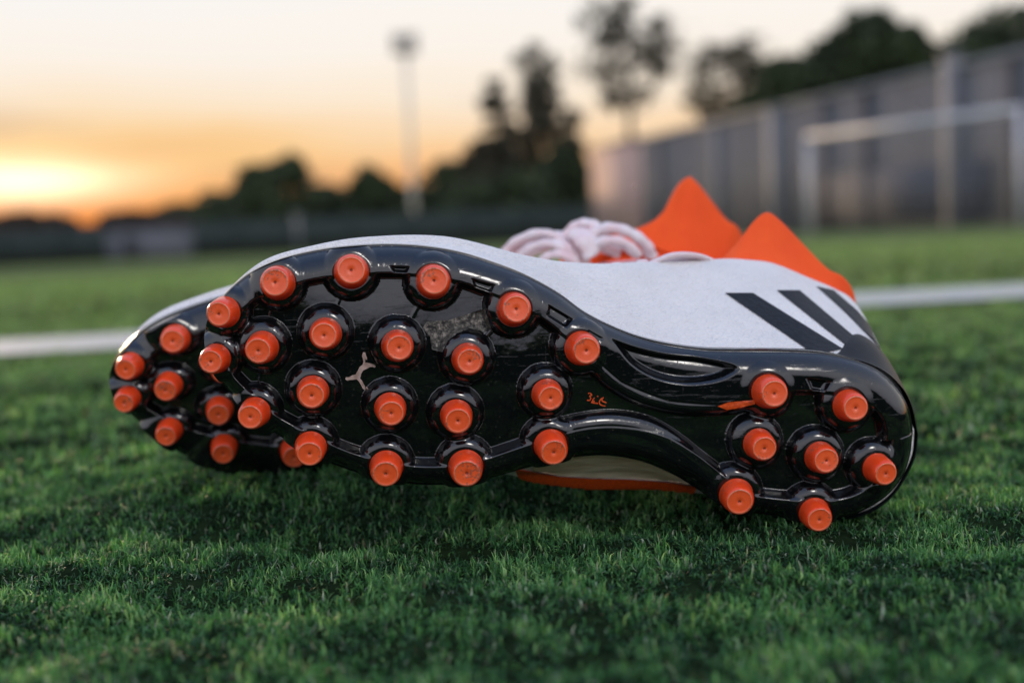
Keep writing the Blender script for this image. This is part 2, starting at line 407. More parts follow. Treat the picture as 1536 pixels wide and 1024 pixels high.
# skirt running back around the plate edge
cen = RING.mean(0)
bs = base_shape(RING)
tan = np.roll(RING, -1, 0) - np.roll(RING, 1, 0); nrm2 = np.stack([tan[:, 1], -tan[:, 0]], -1); nrm2 /= np.linalg.norm(nrm2, axis=1)[:, None]
if ((nrm2 * (RING - cen)).sum(1)).mean() < 0: nrm2 = -nrm2
lv = [(0, -3.0), (.7, -4.2), (1.0, -6.0), (.6, -8.5), (-2.0, -11.5), (-7, -13.0)]
SK = []
for off, hh in lv:
    q = RING + nrm2 * off; SK.append(at(q[:, 0], q[:, 1], 0) + PN * (hh * MM + bs)[:, None])
SK = np.stack(SK, 1)       # ring, level, 3
nV = len(V); V2 = np.vstack([V, SK.reshape(-1, 3)])
F.append(grid_faces(len(RING), len(lv), True, nV))
me = mesh_np('sole_plate', V2 - O, F)
import bmesh
bmm = bmesh.new(); bmm.from_mesh(me); bmesh.ops.remove_doubles(bmm, verts=bmm.verts, dist=1e-5); bmesh.ops.recalc_face_normals(bmm, faces=bmm.faces)
bmm.to_mesh(me); bmm.free(); me.polygons.foreach_set('use_smooth', np.ones(len(me.polygons), bool))
sole = link('sole_plate', me, M_sole, root)
bvh_sole = BVHTree.FromPolygons([Vector(v) for v in V], grid_faces(NR, NC).tolist())

# studs: lathe profiles (radius factor, height)
def stud_mesh(r, seed):
    R = r / 3800.0 * .98; h = STUD_H * MM
    prof = [(1.05, -.0016, 0), (1.03, .0, 0), (1.0, .0008, 0), (.985, h * .25, 0), (.965, h * .45, 0), (.93, h * .66, 0), (.88, h * .82, 0), (.835, h * .91, 0), (.79, h * .965, 0), (.755, h * .99, 0), (.735, h, 1), (.70, h, 1), (.675, h, 2),
            (.65, h - .00012, 2), (.6, h - .00018, 2), (.35, h - .00028, 2), (.09, h - .0003, 2), (.045, h - .0007, 3), (.0, h - .001, 3)]
    seg = 48; Vs = []; Fs = []; mi = []
    g = np.random.default_rng(seed); jit = 1 + .006 * np.cumsum(g.normal(size=seg)); jit -= (jit - 1).mean(); jit = np.clip(jit, .98, 1.02)
    jit = (jit + np.roll(jit, 1) + np.roll(jit, -1)) / 3 * 0 + 1
    for k, (f, z, _) in enumerate(prof[:-1]):
        for j in range(seg):
            a = 2 * math.pi * j / seg; Vs.append((R * f * math.cos(a) * jit[j], R * f * math.sin(a) * jit[j], z))
    Vs.append((0, 0, prof[-1][1])); c = len(Vs) - 1
    quad = []; tri = []; mq = []; 
    for k in range(len(prof) - 2):
        for j in range(seg):
            j2 = (j + 1) % seg; quad.append([k * seg + j, k * seg + j2, (k + 1) * seg + j2, (k + 1) * seg + j]); mq.append(prof[k + 1][2])
    k = len(prof) - 2
    for j in range(seg): tri.append([k * seg + j, k * seg + (j + 1) % seg, c]); mq.append(3)
    m = mesh_np('stud', np.array(Vs), [np.array(quad), np.array(tri)])
    return m, mq
stud_objs = []
for k, (bx, by, r) in enumerate(SB):
    m, mq = stud_mesh(r, k)
    o = link('stud', m, [M_stud, M_ring, M_worn, M_hole], root)
    m.polygons.foreach_set('material_index', np.array(mq, np.int32))
    # splay with the crown of the plate
    P = np.array([[bx, by], [bx + 20, by], [bx - 20, by], [bx, by + 20], [bx, by - 20]]); hb = base_shape(P)
    dx = (hb[1] - hb[2]) / (40 / 3800.0) * .9; dy = (hb[3] - hb[4]) / (40 / 3800.0) * .9
    X = at(bx + 1, by) - at(bx - 1, by); X /= np.linalg.norm(X); Y = at(bx, by + 1) - at(bx, by - 1); Y /= np.linalg.norm(Y)
    n = PN - X * dx - Y * dy; n /= np.linalg.norm(n)
    pos = at(bx, by, 0) + PN * (hb[0] + DOME_H * MM)
    n = n + X * random.uniform(-.035, .035) + Y * random.uniform(-.035, .035); n /= np.linalg.norm(n)
    q = Vector(n).to_track_quat('Z', 'Y'); o.rotation_mode = 'QUATERNION'; o.rotation_quaternion = q @ Matrix.Rotation(random.uniform(0, 6), 3, 'Z').to_quaternion()
    o.location = Vector(pos - O)
    stud_objs.append(o)

# upper
def table(T, N_):
    """interpolate rows keyed by where their edge point falls along the outline"""
    rows = np.array([[*e, *s, *c] for e, s, c in T], float)
    t = np.linspace(0, len(rows) - 1, 3000); C = catmull(rows, t)
    s = np.concatenate([[0], np.cumsum(np.linalg.norm(np.diff(C[:, :2], axis=0), axis=1))]); s /= s[-1]
    q = (1 - np.cos(np.linspace(0, math.pi, N_))) / 2 * .35 + np.linspace(0, 1, N_) * .65
    return np.stack([np.interp(q, s, C[:, k]) for k in range(8)], -1)
NU = 260
tt = table(TOP, NU); tb = table(BOT, NU)
def side(tab, sgn, kk=12):
    q = tab.copy()
    E = at(q[:, 0], q[:, 1] + sgn * 6, .0035); E2 = at(q[:, 0], q[:, 1] + sgn * 2.0, .009)
    S = at(q[:, 2], q[:, 3], q[:, 4]); C = at(q[:, 5], q[:, 6], q[:, 7])
    return E, E2, S, C
bsT = base_shape(tt[:, :2]); bsB = base_shape(tb[:, :2])
Et, E2t, St, Ct = side(tt, 1); Eb, E2b, Sb, Cb = side(tb, -1)
Et = Et + PN * bsT[:, None]; E2t = E2t + PN * bsT[:, None]; Eb = Eb + PN * bsB[:, None]; E2b = E2b + PN * bsB[:, None]
up = np.array([0, 0, 1.0])
def mid(E2, S, sgn, tab):
    w = .0010 * sgn * np.clip((tab[:, 0] - 700) / 200, 0, 1)
    return E2 * .5 + S * .5 + up * w[:, None]
Mt = mid(E2t, St, 1, tt); Mb = mid(E2b, Sb, -1, tb)
K = (Ct + Cb) / 2 - PN * .006
xspine = (tt[:, 5] + tb[:, 5]) / 2
iopen = int(np.argmax(xspine > 1005))
def crossT(i, n=34):
    ctrl = np.array([Et[i], E2t[i], Mt[i], St[i], Ct[i], K[i]]); return catmull(ctrl, np.linspace(0, 4, n))
def crossB(i, n=34):
    ctrl = np.array([Eb[i], E2b[i], Mb[i], Sb[i], Cb[i], K[i]]); return catmull(ctrl, np.linspace(0, 4, n))
CT = np.array([crossT(i) for i in range(NU)]); CB = np.array([crossB(i) for i in range(NU)])
nn = 34
Vu = np.concatenate([CT.reshape(-1, 3), CB.reshape(-1, 3)])
Fu = [grid_faces(NU, nn), grid_faces(NU, nn, False, NU * nn)[:, ::-1]]
# vamp: bridge the two crest lines
ctr = []
nv = 9
for i in range(iopen + 1):
    c = np.array([CT[i, -2], CT[i, -1], K[i], CB[i, -1], CB[i, -2]])
    ctr.append(catmull(c, np.linspace(1, 3, nv)))
ctr = np.array(ctr); offv = len(Vu); Vu = np.vstack([Vu, ctr.reshape(-1, 3)]); Fu.append(grid_faces(iopen + 1, nv, False, offv))
me = mesh_np('upper', Vu - O, Fu)
bmm = bmesh.new(); bmm.from_mesh(me); bmesh.ops.remove_doubles(bmm, verts=bmm.verts, dist=2e-5); bmesh.ops.recalc_face_normals(bmm, faces=bmm.faces)
bmm.to_mesh(me); bmm.free(); me.polygons.foreach_set('use_smooth', np.ones(len(me.polygons), bool))
upper = link('upper', me, M_white, root)
md = upper.modifiers.new('thickness', 'SOLIDIFY'); md.thickness = .0012; md.offset = -1
bvh_up = BVHTree.FromPolygons([Vector(v) for v in Vu], np.vstack(Fu).tolist())

# knitted collar
RIMT = [((1050, 525), (1062, 400, .098)), ((1105, 527), (1084, 390, .101)), ((1131, 527), (1108, 366, .104)), ((1165, 528), (1130, 333, .109)), ((1196, 528), (1149, 320, .112)),
        ((1225, 529), (1168, 331, .110)), ((1262, 535), (1205, 369, .106)), ((1300, 545), (1240, 404, .101)), ((1322, 555), (1262, 415, .099)), ((1345, 573), (1277, 437, .100)),
        ((1362, 600), (1284, 480, .104)), ((1374, 648), (1288, 540, .106))]
def rim_interp(tab, rows):
    # param by x for top part, measured along the edge curve
    rows = np.array([[*a, *b_] for a, b_ in rows], float)
    t = np.linspace(0, len(rows) - 1, 2000); C = catmull(rows, t)
    idx = [int(np.argmin(((C[:, :2] - p[:2]) ** 2).sum(1))) for p in tab]
    return C[idx][:, 2:]
it = int(np.argmax(tt[:, 0] > 1050)); ib = int(np.argmax(tb[:, 0] > 1044))
Rt = rim_interp(tt[it:], RIMT); Rt = at(Rt[:, 0], Rt[:, 1], Rt[:, 2])
Cbt = Cb[ib:]; Rb = at(tb[ib:, 5] * 1.0, tb[ib:, 6] * 1.0 + 2, tb[ib:, 7] + .018)
wgt = np.linspace(0, 1, len(Rb))[:, None] ** 4; Rb = Rb * (1 - wgt) + Rt[-1] * wgt
Cl = np.vstack([Ct[it:], Cbt[::-1][1:]]); Rl = np.vstack([Rt, Rb[::-1][1:]])
# close over the tongue
m_ = 24; q = np.linspace(0, 1, m_ + 2)[1:-1, None]
Kc = Cl[-1] * (1 - q) + Cl[0] * q - PN * .006 * np.sin(q * math.pi); Kr = Rl[-1] * (1 - q) + Rl[0] * q - PN * .012 * np.sin(q * math.pi) - np.array([.012, 0, 0]) * np.sin(q * math.pi)
Cl = np.vstack([Cl, Kc]); Rl = np.vstack([Rl, Kr])
cenr = Rl.mean(0); lev = 16; CV = []
Cin = Cl + PN * .012 + (Cl.mean(0) - Cl) * .03
for k in range(lev):
    f = k / (lev - 1)
    p = Cl * (1 - f) + Rl * f
    wrinkle = .0005 * np.sin(np.arange(len(Cl)) * .35 + 3 * f) * math.sin(math.pi * f)
    outw = (Cl - Cl.mean(0)); outw /= np.linalg.norm(outw, axis=1)[:, None]
    CV.append(p + outw * (wrinkle[:, None] - .0018 * math.sin(math.pi * f)))
CV.insert(0, Cin)
CV = np.stack(CV, 1)
me = mesh_np('collar', CV.reshape(-1, 3) - O, grid_faces(len(Cl), lev + 1, True))
bmm = bmesh.new(); bmm.from_mesh(me); bmesh.ops.recalc_face_normals(bmm, faces=bmm.faces); bmm.to_mesh(me); bmm.free(); me.polygons.foreach_set('use_smooth', np.ones(len(me.polygons), bool))
collar = link('collar', me, M_knit, root); tag(collar, label='orange knitted ankle collar')
md = collar.modifiers.new('thickness', 'SOLIDIFY'); md.thickness = .0022; md.offset = 0

# heel counter: glossy cup low on the heel
a0 = int(np.argmax(tt[:, 0] > 1185)); b0 = int(np.argmax(tb[:, 0] > 1150))
cols = [CT[i] for i in range(a0, NU)] + [CB[i] for i in range(NU - 2, b0 - 1, -1)]
cols = np.array(cols); nh = 12; L = len(cols)
cx = cols.mean((0, 1)); HC = []
xsT = np.array([tt[i, 0] for i in range(a0, NU)] + [tb[i, 0] for i in range(NU - 2, b0 - 1, -1)])
for j, c in enumerate(cols):
    e = min(j / 26.0, 1) * min((L - 1 - j) / 10.0, 1)
    reach = (2.0 + 5.0 * math.sin(min(e, 1) * math.pi / 2) + 7.0 * float(sstep(1235, 1325, xsT[j])) * (1 if j < L * .55 else .4)) / 33 * 1.0
    tq = np.linspace(2, 2 + reach * (nn - 3), nh)
    p = np.stack([np.interp(tq, np.arange(nn), c[:, k]) for k in range(3)], -1)
    o_ = p - cx; o_ -= PN * (o_ @ PN)[:, None]; o_ /= np.linalg.norm(o_, axis=1)[:, None]
    th = .0022 * np.sqrt(np.clip(1 - np.linspace(0, 1, nh) ** 4, 0, 1)) * min(1, e * 3 + .02) - .0002
    HC.append(p + o_ * th[:, None])
HC = np.array(HC)
hcup = link('heel_counter', mesh_np('heel_counter', HC.reshape(-1, 3) - O, grid_faces(L, nh)), M_heel, root)
bvh_hc = BVHTree.FromPolygons([Vector(v) for v in HC.reshape(-1, 3)], grid_faces(L, nh).tolist())

# flat prints laid on real surfaces
def cast(bvh, px, py, lift):
    d = Vector(ray(px, py)).normalized(); h = bvh.ray_cast(Vector(CL), d)
    if h[0] is None: return None
    n = h[1] if h[1].dot(d) < 0 else -h[1]
    return np.array(h[0] + n * lift)
def print_quad(name, bvh, quad, mat_, nx=40, ny=8, lift=.0004, label=None):
    a, b_, c, d = [np.array(q, float) for q in quad]
    V = []; ok = True; idx = -np.ones((nx, ny), int)
    for i in range(nx):
        for j in range(ny):
            s, t = i / (nx - 1), j / (ny - 1)
            p = (a * (1 - s) + d * s) * (1 - t) + (b_ * (1 - s) + c * s) * t
            h = cast(bvh, p[0], p[1], lift)
            if h is not None: idx[i, j] = len(V); V.append(h)
    Fq = [[idx[i, j], idx[i + 1, j], idx[i + 1, j + 1], idx[i, j + 1]] for i in range(nx - 1) for j in range(ny - 1)
          if min(idx[i, j], idx[i + 1, j], idx[i + 1, j + 1], idx[i, j + 1]) >= 0]
    o = link(name, mesh_np(name, np.array(V) - O, np.array(Fq)), mat_, root)
    if label: o['label'] = label
    return o
def print_poly(name, bvh, poly, mat_, lift=.00035, label=None):
    from mathutils.geometry import delaunay_2d_cdt
    poly = [Vector(p) for p in poly]; n = len(poly)
    xs = [p.x for p in poly]; ys = [p.y for p in poly]; pts = list(poly); P = np.array([[p.x, p.y] for p in poly])
    g = np.array([[x, y] for x in np.arange(min(xs), max(xs), 2.0) for y in np.arange(min(ys), max(ys), 2.0)])
    g = g[poly_sdf(g, P) > .6]
    pts += [Vector(p) for p in g]
    r_ = delaunay_2d_cdt(pts, [(i, (i + 1) % n) for i in range(n)], [], 1, 1e-6)
    V = [cast(bvh, p.x, p.y, lift) for p in r_[0]]
    Ft = [f for f in r_[2] if all(V[k] is not None for k in f)]
    par = list(range(len(V)))
    def find(a):
        while par[a] != a: par[a] = par[par[a]]; a = par[a]
        return a
    for f in Ft:
        for k in f[1:]: par[find(f[0])] = find(k)
    cnt = {}
    for f in Ft: cnt[find(f[0])] = cnt.get(find(f[0]), 0) + 1
    best = max(cnt, key=cnt.get); Ft = [f for f in Ft if find(f[0]) == best]
    used = sorted({k for f in Ft for k in f}); mp_ = {k: i for i, k in enumerate(used)}; V = [V[k] for k in used]; Ft = [[mp_[k] for k in f] for f in Ft]
    V = [v if v is not None else np.zeros(3) + O for v in V]
    o = link(name, mesh_np(name, np.array(V) - O, np.array(Ft)), mat_, root)
    if label: o['label'] = label
    return o
print_quad('stripe', bvh_up, [(1087, 440), (1129, 440), (1264, 524), (1223, 533)], M_stripe, 50, 10)
print_quad('stripe', bvh_up, [(1165, 436), (1199, 436), (1310, 530), (1286, 532)], M_stripe, 50, 10)
print_poly('stripe', bvh_up, [(1224, 430), (1250, 436), (1285, 466), (1312, 496), (1330, 521), (1351, 560), (1340, 551), (1321, 526), (1294, 496), (1260, 462)], M_stripe, lift=.0004)
ZE = lambda L_: [(505 + x / 12.8, 515 + y / 12.8) for x, y in L_]
ZL = lambda L_: [(865 + x / 22.75, 575 + y / 22.75) for x, y in L_]
print_poly('emblem', bvh_sole, ZE([(505, 165), (550, 170), (558, 215), (582, 265), (580, 312), (552, 300), (545, 360), (600, 368), (690, 390), (730, 408), (750, 440), (730, 462), (690, 445), (640, 448), (560, 492), (512, 512), (474, 570), (458, 640), (446, 662), (490, 716), (530, 796), (556, 856), (545, 895), (505, 870), (478, 815), (428, 722), (380, 682), (310, 692), (240, 698), (205, 712), (165, 682), (176, 640), (220, 648), (300, 606), (362, 592), (398, 530), (438, 450), (500, 400), (514, 350), (508, 300), (485, 240)]), M_emblem, label='worn silver leaping cat emblem')
print_poly('emblem_paw', bvh_sole, ZE([(570, 815), (600, 840), (625, 880), (600, 885), (560, 845)]), M_emblem)
print_poly('scuffed_glint', bvh_sole, [(640, 482), (672, 480), (705, 470), (728, 463), (733, 480), (740, 497), (722, 496), (704, 493), (686, 500), (672, 512), (664, 528), (648, 524), (645, 505), (634, 492)], M_scuff_glint, lift=.0002, label='scuffed patch of the sole with a painted highlight')  # bright reflection on the scuffed sole painted into the patch colour
def ribbon(mb, bvh, pts, w, lift=.0003):
    pts = np.array(pts, float); t = np.linspace(0, len(pts) - 1, (len(pts) - 1) * 5 + 1); C = catmull(pts, t)
    T = np.gradient(C, axis=0); T /= np.linalg.norm(T, axis=1)[:, None] + 1e-9; nr = np.stack([-T[:, 1], T[:, 0]], -1)
    V = []
    for p, n_ in zip(C, nr):
        for s in (-.5, .5):
            q_ = p + n_ * s * w; h = cast(bvh, q_[0], q_[1], lift); V.append(h)
    if any(v is None for v in V): return
    mb.add(np.array(V), [[2 * i, 2 * i + 1, 2 * i + 3, 2 * i + 2] for i in range(len(C) - 1)])
mb = MB()
for st in [[(380, 340), (440, 320), (510, 385), (440, 425), (475, 490), (435, 565), (345, 560)], [(605, 480), (560, 530), (525, 595), (610, 600)], [(480, 630), (600, 660), (720, 670)], [(690, 430), (730, 432)],
           [(915, 470), (810, 540), (765, 640), (820, 725), (970, 765)], [(865, 600), (1010, 650)], [(870, 520), (850, 590)]]:
    ribbon(mb, bvh_sole, ZL(st), 1.7)
w_ = mb.build('lettering', M_orange_print, root, O); tag(w_, label='small orange handwritten lettering')
print_poly('orange_inlay', bvh_sole, [(1076, 609), (1092, 603), (1112, 601), (1133, 599), (1132, 606), (1108, 611), (1090, 614)], M_orange_print, label='orange inlay beside the heel stud')
print_poly('lit_patch', bvh_up, [(795, 684), (850, 676), (920, 676), (980, 688), (1040, 716), (1040, 726), (1000, 720), (940, 716), (890, 715), (840, 712), (800, 705)], M_lit, lift=.0004, label='lit part of the upper under the arch, its light painted cream')  # light on the upper painted as a cream patch
print_poly('side_trim', bvh_up, [(770, 700), (800, 706), (840, 713), (890, 716), (940, 717), (1000, 721), (1045, 728), (1040, 745), (960, 742), (880, 740), (820, 734), (780, 722)], M_orange_print, lift=.0006, label='orange trim low on the shaded side')

# laces across the vamp, and bow loops
def lace_band(mb, P, w=.0028, th=.0011, n=None):
    """flattened tube along control points"""
    P = np.array(P, float); t = np.linspace(0, len(P) - 1, (len(P) - 1) * 9 + 1); C = catmull(P, t)
    mb.tube(C, w * .5 * (1 + .05 * np.sin(np.arange(len(C)) * 1.3)), 10)
laces = MB()
for k, xx in enumerate([800, 838, 876, 914, 952, 990]):
    i = int(np.argmin(abs(xspine - xx))); j = int(np.argmin(abs(xspine - (xx + 30))))
    for a_, b2 in ((i, j), (j, i)):
        A = Ct[a_] * .55 + St[a_] * .45; Bq = Cb[b2] * .7 + Sb[b2] * .3
        p1 = CT[a_][-1] + PN * -.0022; p3 = CB[b2][-1] + PN * -.0022; p2 = (K[a_] + K[b2]) / 2 - PN * .0035
        A = CT[a_][27] + up * .0012 - PN * .0012
        laces.tube(catmull(np.array([A, p1 + up * .0008, p2, p3]), np.linspace(0, 3, 30)), .0022, 10, .5)
def loop(mb, pts, r=.0018):
    P = np.array([at(*p) for p in pts]); t = np.linspace(0, len(P) - 1, (len(P) - 1) * 9 + 1); mb.tube(catmull(P, t), r * 1.2, 12, .5)
loop(laces, [(960, 402, .070), (985, 392, .068), (1005, 384, .066), (1028, 382, .068), (1052, 386, .074), (1074, 396, .082)], .0022)
loop(laces, [(975, 405, .076), (1000, 391, .074), (1030, 389, .076), (1060, 397, .08)], .0022)
lace_o = laces.build('laces', M_lace, root, O, smooth=True)
tag(root, 'front boot of the pair, whose whole black sole with orange studs faces the camera', 'football boot', 'pair of white and black football boots lying on the turf')

# ------------------------------------------------------------------ REAR BOOT: a little smaller and slimmer, fitted to its own place
sp = {i: np.array(stud_objs[i].location) + O + PN * .004 for i in range(len(SB))}
corr = [(5, (197, 548)), (6, (197, 605)), (0, (255, 506)), (7, (262, 591)), (11, (258, 655)), (12, (330, 606)), (16, (335, 669)), (17, (425, 678))]
APEX = at(1149, 320, .112)
src = np.array([sp[i] for i, _ in corr] + [APEX]); dst = np.array([c for _, c in corr] + [(1033, 266)], float)
wt = np.ones(len(dst)); wt[-1] = .25
piv = src[:-1].mean(0)
EX = at(1000, 512) - at(600, 512); EX -= PN * (EX @ PN); EX /= np.linalg.norm(EX); EZ = np.cross(EX, PN); EZ /= np.linalg.norm(EZ); BAS = np.stack([EX, EZ, PN])
def rot(w):
    return np.array(Matrix.Rotation(w[2], 3, 'Z') @ Matrix.Rotation(w[0], 3, 'X') @ Matrix.Rotation(w[1], 3, 'Y'))
def apply(x, P):
    S = BAS.T @ np.diag([x[6], x[7], 1.0]) @ BAS
    return (P - piv) @ S.T @ rot(x[:3]).T + piv + x[3:6]
x = np.array([.12, .0, -.1, -.05, .08, -.01, .92, .8])
def resid(x):
    P = apply(x, src); r1 = ((proj(P) - dst) * wt[:, None]).ravel()
    return np.concatenate([r1, [1500 * (P[:8, 1].mean() - .640)], [260 * (x[2] - .07)], [220 * (x[0] - .12)], [60 * (x[6] - .95)], [50 * (x[7] - .85)]])
for it_ in range(80):
    r1 = resid(x); J = np.array([(resid(x + 1e-5 * e) - r1) / 1e-5 for e in np.eye(8)]).T
    x = x - np.linalg.solve(J.T @ J + 1e-2 * np.eye(8), J.T @ r1)
print('REARFIT', np.round(np.degrees(x[:3]), 1), np.round(x[3:], 3), 'res', np.round(proj(apply(x, src)) - dst, 0).tolist())
# what the fit leaves over at the collar is taken up by the soft knit and the instep rising that much higher
ap = apply(x, APEX[None])[0]; Dp = (ap - CL) @ cf; LIFT = CL + ray(1033, 266) * Dp - ap
def rear(P, lift=True):
    Q = apply(x, P)
    if lift:
        dd = -((P - P0) @ PN); px_ = proj(P)[:, 0]
        wgt = np.clip((dd - .02) / .09, 0, 1) ** 1.3 * sstep(560, 1100, px_); Q = Q + wgt[:, None] * LIFT
    return Q
R_ = rot(x[:3]); newO = apply(x, O[None])[0]
root2 = empty('football_boot', Vector(newO))
tag(root2, 'rear boot of the pair, mostly hidden, blurred toe studs and tied white laces showing', 'football boot', 'pair of white and black football boots lying on the turf')
for ch in list(root.children):
    nm = ch.name.split('.')[0]
    if nm in ('lettering', 'emblem', 'emblem_paw', 'orange_inlay', 'side_trim', 'lit_patch', 'scuffed_glint', 'laces', 'stripe'): continue
    c = ch.copy(); COL.objects.link(c); c.parent = root2
    if nm == 'stud':
        p = rear(np.array(ch.location)[None] + O)[0]; c.location = Vector(p - newO); c.rotation_quaternion = Matrix(R_.tolist()).to_quaternion() @ ch.rotation_quaternion
    else:
        c.data = ch.data.copy(); nv_ = len(c.data.vertices); a_ = np.empty(nv_ * 3, np.float32); c.data.vertices.foreach_get('co', a_)
        q_ = rear(a_.reshape(-1, 3) + O, False) - newO
        pp_ = proj(a_.reshape(-1, 3) + O)
        if nm in ('sole_plate', 'upper'):
            de_ = dist_outline(pp_) if nm == 'sole_plate' else np.zeros(len(pp_))
            v_ = pp_ - np.array([560, 545]); v_ /= np.linalg.norm(v_, axis=1)[:, None]
            am = (10 + 26 * sstep(0, .8, v_[:, 1])) / 3800.0 * (1 - sstep(2, 26, de_)) * (1 - sstep(560, 760, pp_[:, 0]))
            q_ = q_ + ((v_[:, 0] * am)[:, None] * EX + (v_[:, 1] * am)[:, None] * EZ) @ R_.T
        if nm in ('upper', 'collar'):
            dd_ = -((a_.reshape(-1, 3) + O - P0) @ PN); up_ = sstep(900, 990, pp_[:, 0]) * sstep(.035, .07, dd_)
            if nm == 'collar': up_ = up_ * np.tile(np.concatenate([[1], np.linspace(1, 0, lev)]), len(q_) // (lev + 1))
            q_[:, 2] -= .016 * up_
        if nm == 'collar':
            k_ = np.tile(np.concatenate([[0], np.linspace(0, 1, lev)]), len(q_) // (lev + 1)); pxx = proj(a_.reshape(-1, 3) + O)[:, 0]
            LH = LIFT * np.array([1, 1, 0]); LZ = LIFT * np.array([0, 0, 1.0]); kk_ = (.65 + .35 * k_)
            q_ = q_ + (kk_ * sstep(1030, 1100, pxx))[:, None] * LH + (k_ * sstep(1050, 1146, pxx) * (1 - np.clip((pxx - 1150) / 125, 0, 1)))[:, None] * LZ
            ax_ = (ap + LIFT - newO)[0]; over = np.clip(q_[:, 0] - ax_, 0, None); q_[:, 0] -= over * .40
        c.data.vertices.foreach_set('co', q_.astype(np.float32).ravel()); c.data.update()
        if nm == 'sole_plate': print('REAR zmin', (q_[:, 2] + newO[2]).min())
# bow on the rear boot
Pc = rear(np.array([at(990, 400, .075)]), False)[0]; Dr = (Pc - CL) @ cf
print('REAR lace depth', Dr, proj(Pc[None]))
def rl(px, py, dd=0.0): return CL + ray(px, py) * (Dr + dd)
bow = MB()
def rloop(pts, r):
    P = np.array([rl(*p) for p in pts]); t = np.linspace(0, len(P) - 1, (len(P) - 1) * 9 + 1); C = catmull(P, t)
    bow.tube(C, 2.0 * r * (1 + .08 * np.sin(np.arange(len(C)) * .9)), 12, .5)
rloop([(752, 385, .0), (775, 362, -.004), (808, 350, -.006), (838, 358, -.004), (862, 378, 0), (880, 400, .004)], .0024)
rloop([(770, 395, -.006), (796, 372, -.01), (825, 366, -.012), (852, 380, -.01), (872, 402, -.004)], .0024)
rloop([(800, 400, -.012), (822, 384, -.014), (842, 382, -.016), (862, 394, -.012)], .0022)
rloop([(840, 362, .004), (862, 340, .002), (880, 335, 0), (896, 342, -.002), (898, 360, -.004), (884, 378, -.002)], .0026)
rloop([(884, 352, -.004), (912, 342, -.006), (942, 348, -.006), (966, 364, -.004), (976, 382, 0)], .0029)
rloop([(880, 376, -.008), (905, 362, -.01), (934, 364, -.01), (956, 382, -.006)], .0027)
rloop([(868, 350, -.006), (880, 362, -.012), (890, 380, -.01)], .0036)
P = bow.V
rloop([(782, 388, -.002), (812, 372, -.006), (842, 366, -.008), (868, 384, -.006)], .0026)
rloop([(760, 392, .004), (800, 360, .006), (850, 356, .006), (890, 366, .006), (930, 380, .006)], .0030)
bow.build('laces', M_lace, root2, newO, smooth=True)
tg = np.array([[rl(px + 14 * f, py + 10 * (1 - math.sin(math.pi * f)), .006) for f in np.linspace(-1, 1, 9)] for px, py in [(905, 376), (930, 366), (955, 366), (985, 374), (1010, 384)]])
to = link('tongue', mesh_np('tongue', tg.reshape(-1, 3) - newO, grid_faces(5, 9)), M_knit, root2); to['label'] = 'orange tongue behind the laces'

# ------------------------------------------------------------------ GROUND
def gz(x, y):
    """ground height: flat by the boots, falling away gently across the pitch"""
    y = np.asarray(y, float); d = np.hypot(np.asarray(x, float), y)
    return -np.clip(d - 3, 0, 400) * .0175
def lowf(x, y):
    return (.0034 * np.sin(x * 31 + 1.3 * np.sin(y * 23)) * np.sin(y * 37 + 1.1 * np.sin(x * 19)) + .0022 * np.sin(x * 83 + y * 41) * np.sin(y * 97 - x * 29)) - .002 + .015 * sstep(-.26, -.12, x) * (1 - sstep(.06, .14, x)) * sstep(.585, .66, y) * (1 - sstep(.80, 1.0, y))
gr = np.concatenate([np.linspace(0, .25, 6)[:-1], np.linspace(.25, 1.2, 100)[:-1], np.geomspace(1.2, 1500, 90)])
ga = np.linspace(0, 2 * math.pi, 181)[:-1]
ga = np.sort(np.concatenate([ga, math.pi / 2 + np.linspace(-.5, .5, 120) + .001]))
GR, GA = np.meshgrid(gr, ga, indexing='ij'); X = GR * np.cos(GA); Y = GR * np.sin(GA)
Zg = gz(X, Y) + lowf(X, Y) * (GR < 1.3) - .001
V = np.stack([X, Y, Zg], -1).reshape(-1, 3); n, m = len(gr), len(ga)
I, J = np.meshgrid(np.arange(n - 1), np.arange(m), indexing='ij'); J2 = (J + 1) % m
F = np.stack([I * m + J, (I + 1) * m + J, (I + 1) * m + J2, I * m + J2], -1).reshape(-1, 4)
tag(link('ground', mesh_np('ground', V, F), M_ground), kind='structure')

# pitch line, straight across behind the boots
LA = np.array([-.85, 1.60]); a = far(100, 518, 1.0); 
def ground_hit(px, py):
    d = ray(px, py); return CL + d * (-CAMZ / d[2])
gl = ground_hit(100, 519); g2 = ground_hit(1400, 446)
dirl = (g2 - gl)[:2]; dirl /= np.linalg.norm(dirl); nl = np.array([-dirl[1], dirl[0]])
midp = (gl + g2)[:2] / 2; LW = .125
def line_off(x, y): return (x - midp[0]) * nl[0] + (y - midp[1]) * nl[1]
mbl = MB(); s = np.linspace(-14, 14, 120)
c1 = midp + s[:, None] * dirl; Vl = []
for q in c1:
    for k in (-1, 1):
        p = q + nl * LW * k; Vl.append([p[0], p[1], float(gz(p[0], p[1])) + .004])
mbl.add(np.array(Vl), [[2 * i, 2 * i + 2, 2 * i + 3, 2 * i + 1] for i in range(len(s) - 1)])
tag(mbl.build('painted_line', M_paint), kind='structure')

